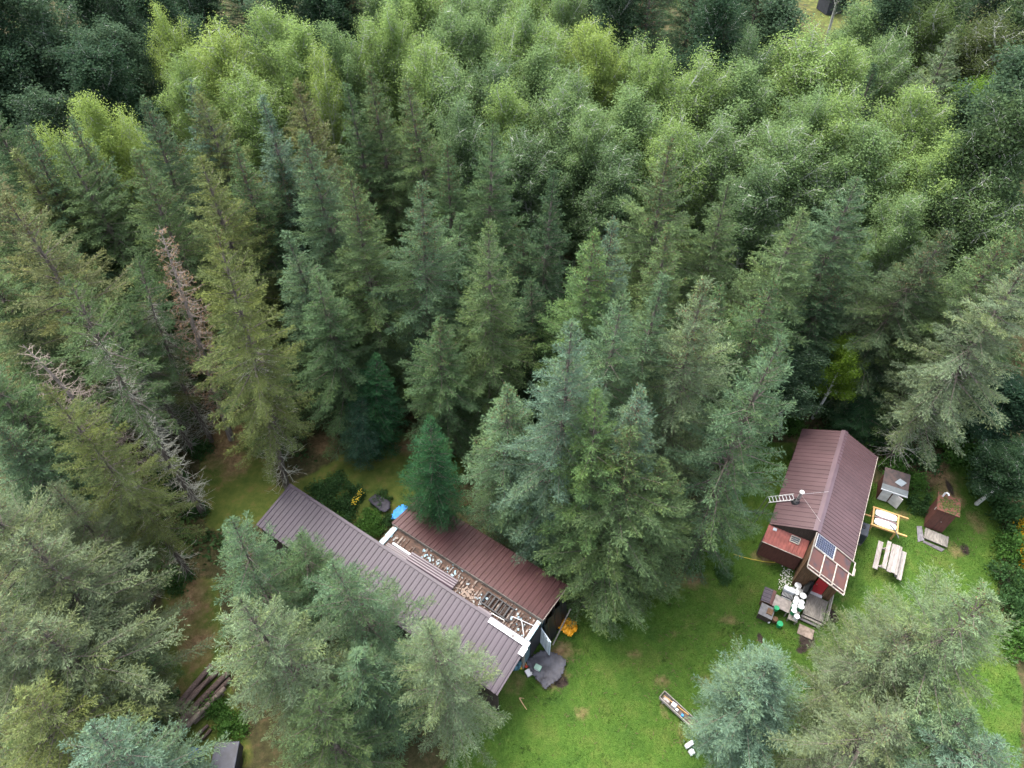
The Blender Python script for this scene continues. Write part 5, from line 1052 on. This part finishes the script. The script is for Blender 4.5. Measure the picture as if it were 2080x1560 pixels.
# ---- wooden trough on the lawn
PALEW = mat('pale_plank', (.22, .20, .18), .85, .3, 6, stretch=(.6, 6, 6), randobj=.12)
tg = thing('wooden_trough', 'narrow grey wooden trough with bits of junk beside the round blue spruce', 'trough', (7.39, 11.69, 0), math.atan2(10.2 - 11.75, 9.1 - 7.58))
for y in (-.02, .40): MB().box(0, 2.9, y, y + .04, .28, .48).build('side_plank', PALEW, tg)
for k in range(3): MB().box(.03, 2.87, .025 + k * .125, .025 + k * .125 + .12, .26, .29).build('floor_plank', mat('dark_wood', (.11, .09, .075), .85, .3, 6), tg)
MB().box(-.04, .0, .0, .42, .28, .50).build('end_plank', WOODG, tg); MB().box(2.9, 2.94, .0, .42, .28, .50).build('end_plank', WOODG, tg)
for x in (.2, 2.6):
    for y in (.0, .36): MB().box(x, x + .07, y, y + .05, 0, .255).build('leg', WOODG, tg)
TG = (tg.location.x, tg.location.y); 
def junk(name, lbl, cat, x, y, mb, m, z=.295): 
    o = mb.build(name, m, None, bevel=.006); o.location = local(TG, tg.rotation_euler.z, (x, y, z)); o.rotation_euler = (0, 0, tg.rotation_euler.z + .1); return tag(o, lbl, cat)
junk('white_box', 'white square tub in the wooden trough', 'tub', .72, .22, MB().box(-.12, .12, -.10, .10, 0, .22), WHITE); junk('crumpled_bag', 'small pale bag beside the white tub', 'bag', .95, .15, MB().box(-.07, .07, -.06, .06, 0, .16), WHITEP)
junk('blue_rag', 'bright blue scrap at the middle of the trough', 'rag', 1.3, .12, MB().box(-.06, .06, -.05, .05, 0, .2), BLUET); junk('timber_strip', 'yellow timber strip lying along the trough', 'timber', .8, .30, MB().box(-.7, .7, -.02, .02, 0, .14), WOODP); junk('grey_stone', 'pale stone slab at the upper end of the trough', 'stone', .3, .16, MB().hexa([(-.18, -.09, 0), (.2, -.1, 0), (.22, .08, 0), (-.16, .1, 0)], [(-.15, -.07, .1), (.17, -.06, .14), (.18, .06, .12), (-.14, .08, .12)]), mat('stone', (.32, .28, .26), .9, .2, 8))
for px, py, sx, sy, l in ((1399, 1514, .22, .10, 'white carton on the ground below the trough'), (1404, 1529, .12, .12, 'small white container below the carton')):
    p = at(px, py); o = tag(MB().box(-sx, sx, -sy, sy, 0, .25).build('carton', WHITE, None, bevel=.02), l, 'carton'); o.location = p; o.rotation_euler = (0, 0, .5)
# ---- log pile
LOGS = [((350, 1452), (432, 1353), .17, .16, 'long outer log on the left of the pile'), ((366, 1450), (445, 1366), .15, .14, 'second log of the pile from the left'), ((352, 1488), (466, 1368), .18, .17, 'longest thick log in the middle of the pile'), ((372, 1482), (470, 1380), .14, .15, 'thinner log right of the longest one'), ((345, 1512), (400, 1440), .15, .16, 'short log at the lower end of the pile'),
        ((385, 1480), (462, 1402), .14, .40, 'pale split log lying on top of the pile'), ((395, 1470), (455, 1410), .12, .14, 'small log right of the pale split one'), ((402, 1495), (424, 1474), .10, .10, 'short stub at the right foot of the pile'), ((410, 1502), (430, 1482), .09, .09, 'outermost short stub right of the pile'), ((378, 1440), (430, 1382), .10, .38, 'thin pole lying on the left logs')]
for (a_, b_, r_, z_, l_) in LOGS:
    A, B = at(*a_), at(*b_); c = (A + B) / 2; m1 = c + Vector((R_.gauss(0, .04), R_.gauss(0, .04), 0))
    o = MB().tube([A - c + Vector((0, 0, z_)), m1 - c + Vector((0, 0, z_)), B - c + Vector((0, 0, z_))], [r_, r_ * .93, r_ * .8], 10).build('log', LOGM if 'pale' not in l_ else mat('pale_log', (.17, .135, .11), .9, .3, 6), None, smooth=True); o.location = (c.x, c.y, 0); tag(o, l_, 'log', 'logs of the pile')
# ---- dark box, blue drum, junk behind the pale spruces
p = at(470, 1548); db = thing('dark_box', 'dark blue covered trailer box at the bottom edge right of the logs', 'box', p, .05); MB().box(-.55, .55, -.6, .6, .25, 1.0).build('body', mat('navy_cover', (.018, .02, .035), .5, .3, 4), db, bevel=.05); MB().box(-.58, .58, -.63, .63, 1.005, 1.08).build('lid', mat('navy_lid', (.03, .033, .05), .45, .3, 4), db, bevel=.03)
for x in (-.5, .5): MB().tube([(x - .06, -.1, .25), (x + .06, -.1, .25)], .25, 14).build('wheel', BLACKP, db)
p = at(403, 1540); dm = thing('blue_drum', 'blue drum half hidden by the blue spruce at the bottom edge', 'drum', p); MB().lathe((0, 0, 0), [(.29, 0), (.30, .3), (.29, .32), (.30, .6), (.29, .88)], 18).build('body', mat('drum_blue', (.02, .07, .20), .45, .2, 4), dm, smooth=True); MB().lathe((0, 0, .885), [(.27, 0), (.27, .02)], 18).build('lid', mat('drum_lid', (.03, .10, .26), .45, .2, 4), dm)
p = at(690, 1335); tag(MB().box(-.25, .25, -.2, .2, 0, .4).build('orange_crate', ORANGE, None, bevel=.02), 'orange crate glimpsed between the pale spruces', 'crate').location = p
# trampoline edge glimpsed on the back lawn
p = at(915, 915); ck = thing('folding_chair', 'dark chair frame beside the pointed fir on the back lawn', 'chair', p, .5)
for x in (-.22, .22):
    MB().tube([(x, -.2, 0), (x, .15, .85)], .018, 6).build('leg', BLACKM, ck); MB().tube([(x, .2, 0), (x, -.2, .45)], .018, 6).build('leg', BLACKM, ck)
MB().box(-.24, .24, -.2, .18, .43, .46).build('seat', GREYF, ck); MB().box(-.24, .24, .08, .11, .5, .85).build('backrest', GREYF, ck)
# ---- far clearing with a dark shed
p = at(1683, 22); fs = thing('far_shed', 'far dark shed beside the small clearing at the top edge', 'shed', (p.x, p.y, 0), .25)
MB().box(-1.1, 1.1, -1.2, 1.2, 0, 2.3).build('body', mat('far_dark', (.022, .024, .03), .7, .2, 3), fs); MB().hexa([(-1.4, -1.5, 2.32), (1.4, -1.5, 2.32), (1.4, 1.4, 2.8), (-1.4, 1.4, 2.8)], [(-1.4, -1.5, 2.4), (1.4, -1.5, 2.4), (1.4, 1.4, 2.88), (-1.4, 1.4, 2.88)]).build('roof', mat('far_roof', (.24, .26, .30), .5, .15, 3), fs)
# ---- needle litter and weeds
def scatter_litter(name, lbl, parent_pts, m, kind_parent=None):
    mb = MB()
    for (x, y, z, l, a) in parent_pts: mb.bar((x, y, z), (x + l * math.cos(a), y + l * math.sin(a), z + .002), .022, .012)
    return tag(mb.build(name, m, kind_parent), lbl, None, None, 'stuff')
NL = mat('dry_needles', (.11, .075, .042), .9, .4, 6)
g = random.Random(21)
scatter_litter('needle_litter', None, [(x, y, 3.55 - .2 * y + .05, g.uniform(.03, .10), g.uniform(0, 3.1)) for x, y in ((g.uniform(-9.5, -.3), min(3.8, max(1.5, g.gauss(3.0, .7)))) for _ in range(110))], NL, ss)
def weeds():
    g = np.random.default_rng(9); n = 2600; X = g.uniform(-3, 31, n); Y = g.uniform(4, 27, n); a = grid_sample(lawn, X, Y); edge = (a > .25) & (a < .95)
    lx, ly = X - 16.34, Y - 19.17; kx = lx * .882 - ly * .47; ky = lx * .47 + ly * .882; bx = X - .83; by = Y - 13.24; by2 = bx * math.sin(rad(34)) + by * math.cos(rad(34)); bx2 = bx * math.cos(rad(34)) - by * math.sin(rad(34))
    clump = np.sin(X * 1.7 + 1.3 * np.sin(Y)) + np.sin(Y * 2.1 + X * .6); ok = (edge | ((a > .9) & (clump > 1.15) & (g.random(n) < .45))) & ~((kx > -2.4) & (kx < 2.4) & (ky > -4.2) & (ky < 8)) & ~((bx2 < .5) & (by2 > -3.5))
    X, Y = X[ok], Y[ok]; m = len(X); per = 16; S = g.uniform(.10, .28, m); P = np.stack([X, Y, np.full(m, .03)], -1)[:, None] + np.abs(g.normal(0, 1, (m, per, 3))) * np.array([0, 0, .35]) * S[:, None, None] + g.normal(0, 1, (m, per, 3)) * np.array([.6, .6, 0]) * S[:, None, None]
    V, Fq = leaves(g, P.reshape(-1, 3), .07, flat=1.2); t = np.clip(.5 + g.normal(0, .25, m * per), 0, 1); o = link('weeds', mesh_np('weeds', V, Fq, {'tint': np.repeat(t, 4), 'warm': np.repeat(g.random(m * per) ** 2, 4)}), MATS['leaf']); o.color = (.055, .095, .028, 1)
    tag(o, 'small weeds and clover along the lawn edges', 'weeds', kind='stuff')
weeds()
mb = MB(); g = random.Random(31)
for i in range(420):
    c = g.choice([(1345, 1385, 60, 40), (1290, 1310, 160, 60), (1180, 1450, 120, 90), (1420, 1200, 120, 40), (1440, 1290, 120, 60), (1940, 1100, 60, 60), (1560, 1290, 60, 50), (1380, 1480, 40, 60), (1150, 1360, 50, 40), (450, 930, 70, 60), (400, 1280, 50, 90)])
    p = at(g.gauss(c[0], c[2] * .6), g.gauss(c[1], c[3] * .6)); a = g.uniform(0, 3.1); l = g.uniform(.05, .22); mb.bar((p.x, p.y, .02), (p.x + l * math.cos(a), p.y + l * math.sin(a), .03), .016, .014)
tag(mb.build('fallen_twigs', mat('twig_brown', (.10, .065, .04), .9, .4, 5)), 'small fallen twigs strewn over the grass', 'twigs', kind='stuff')
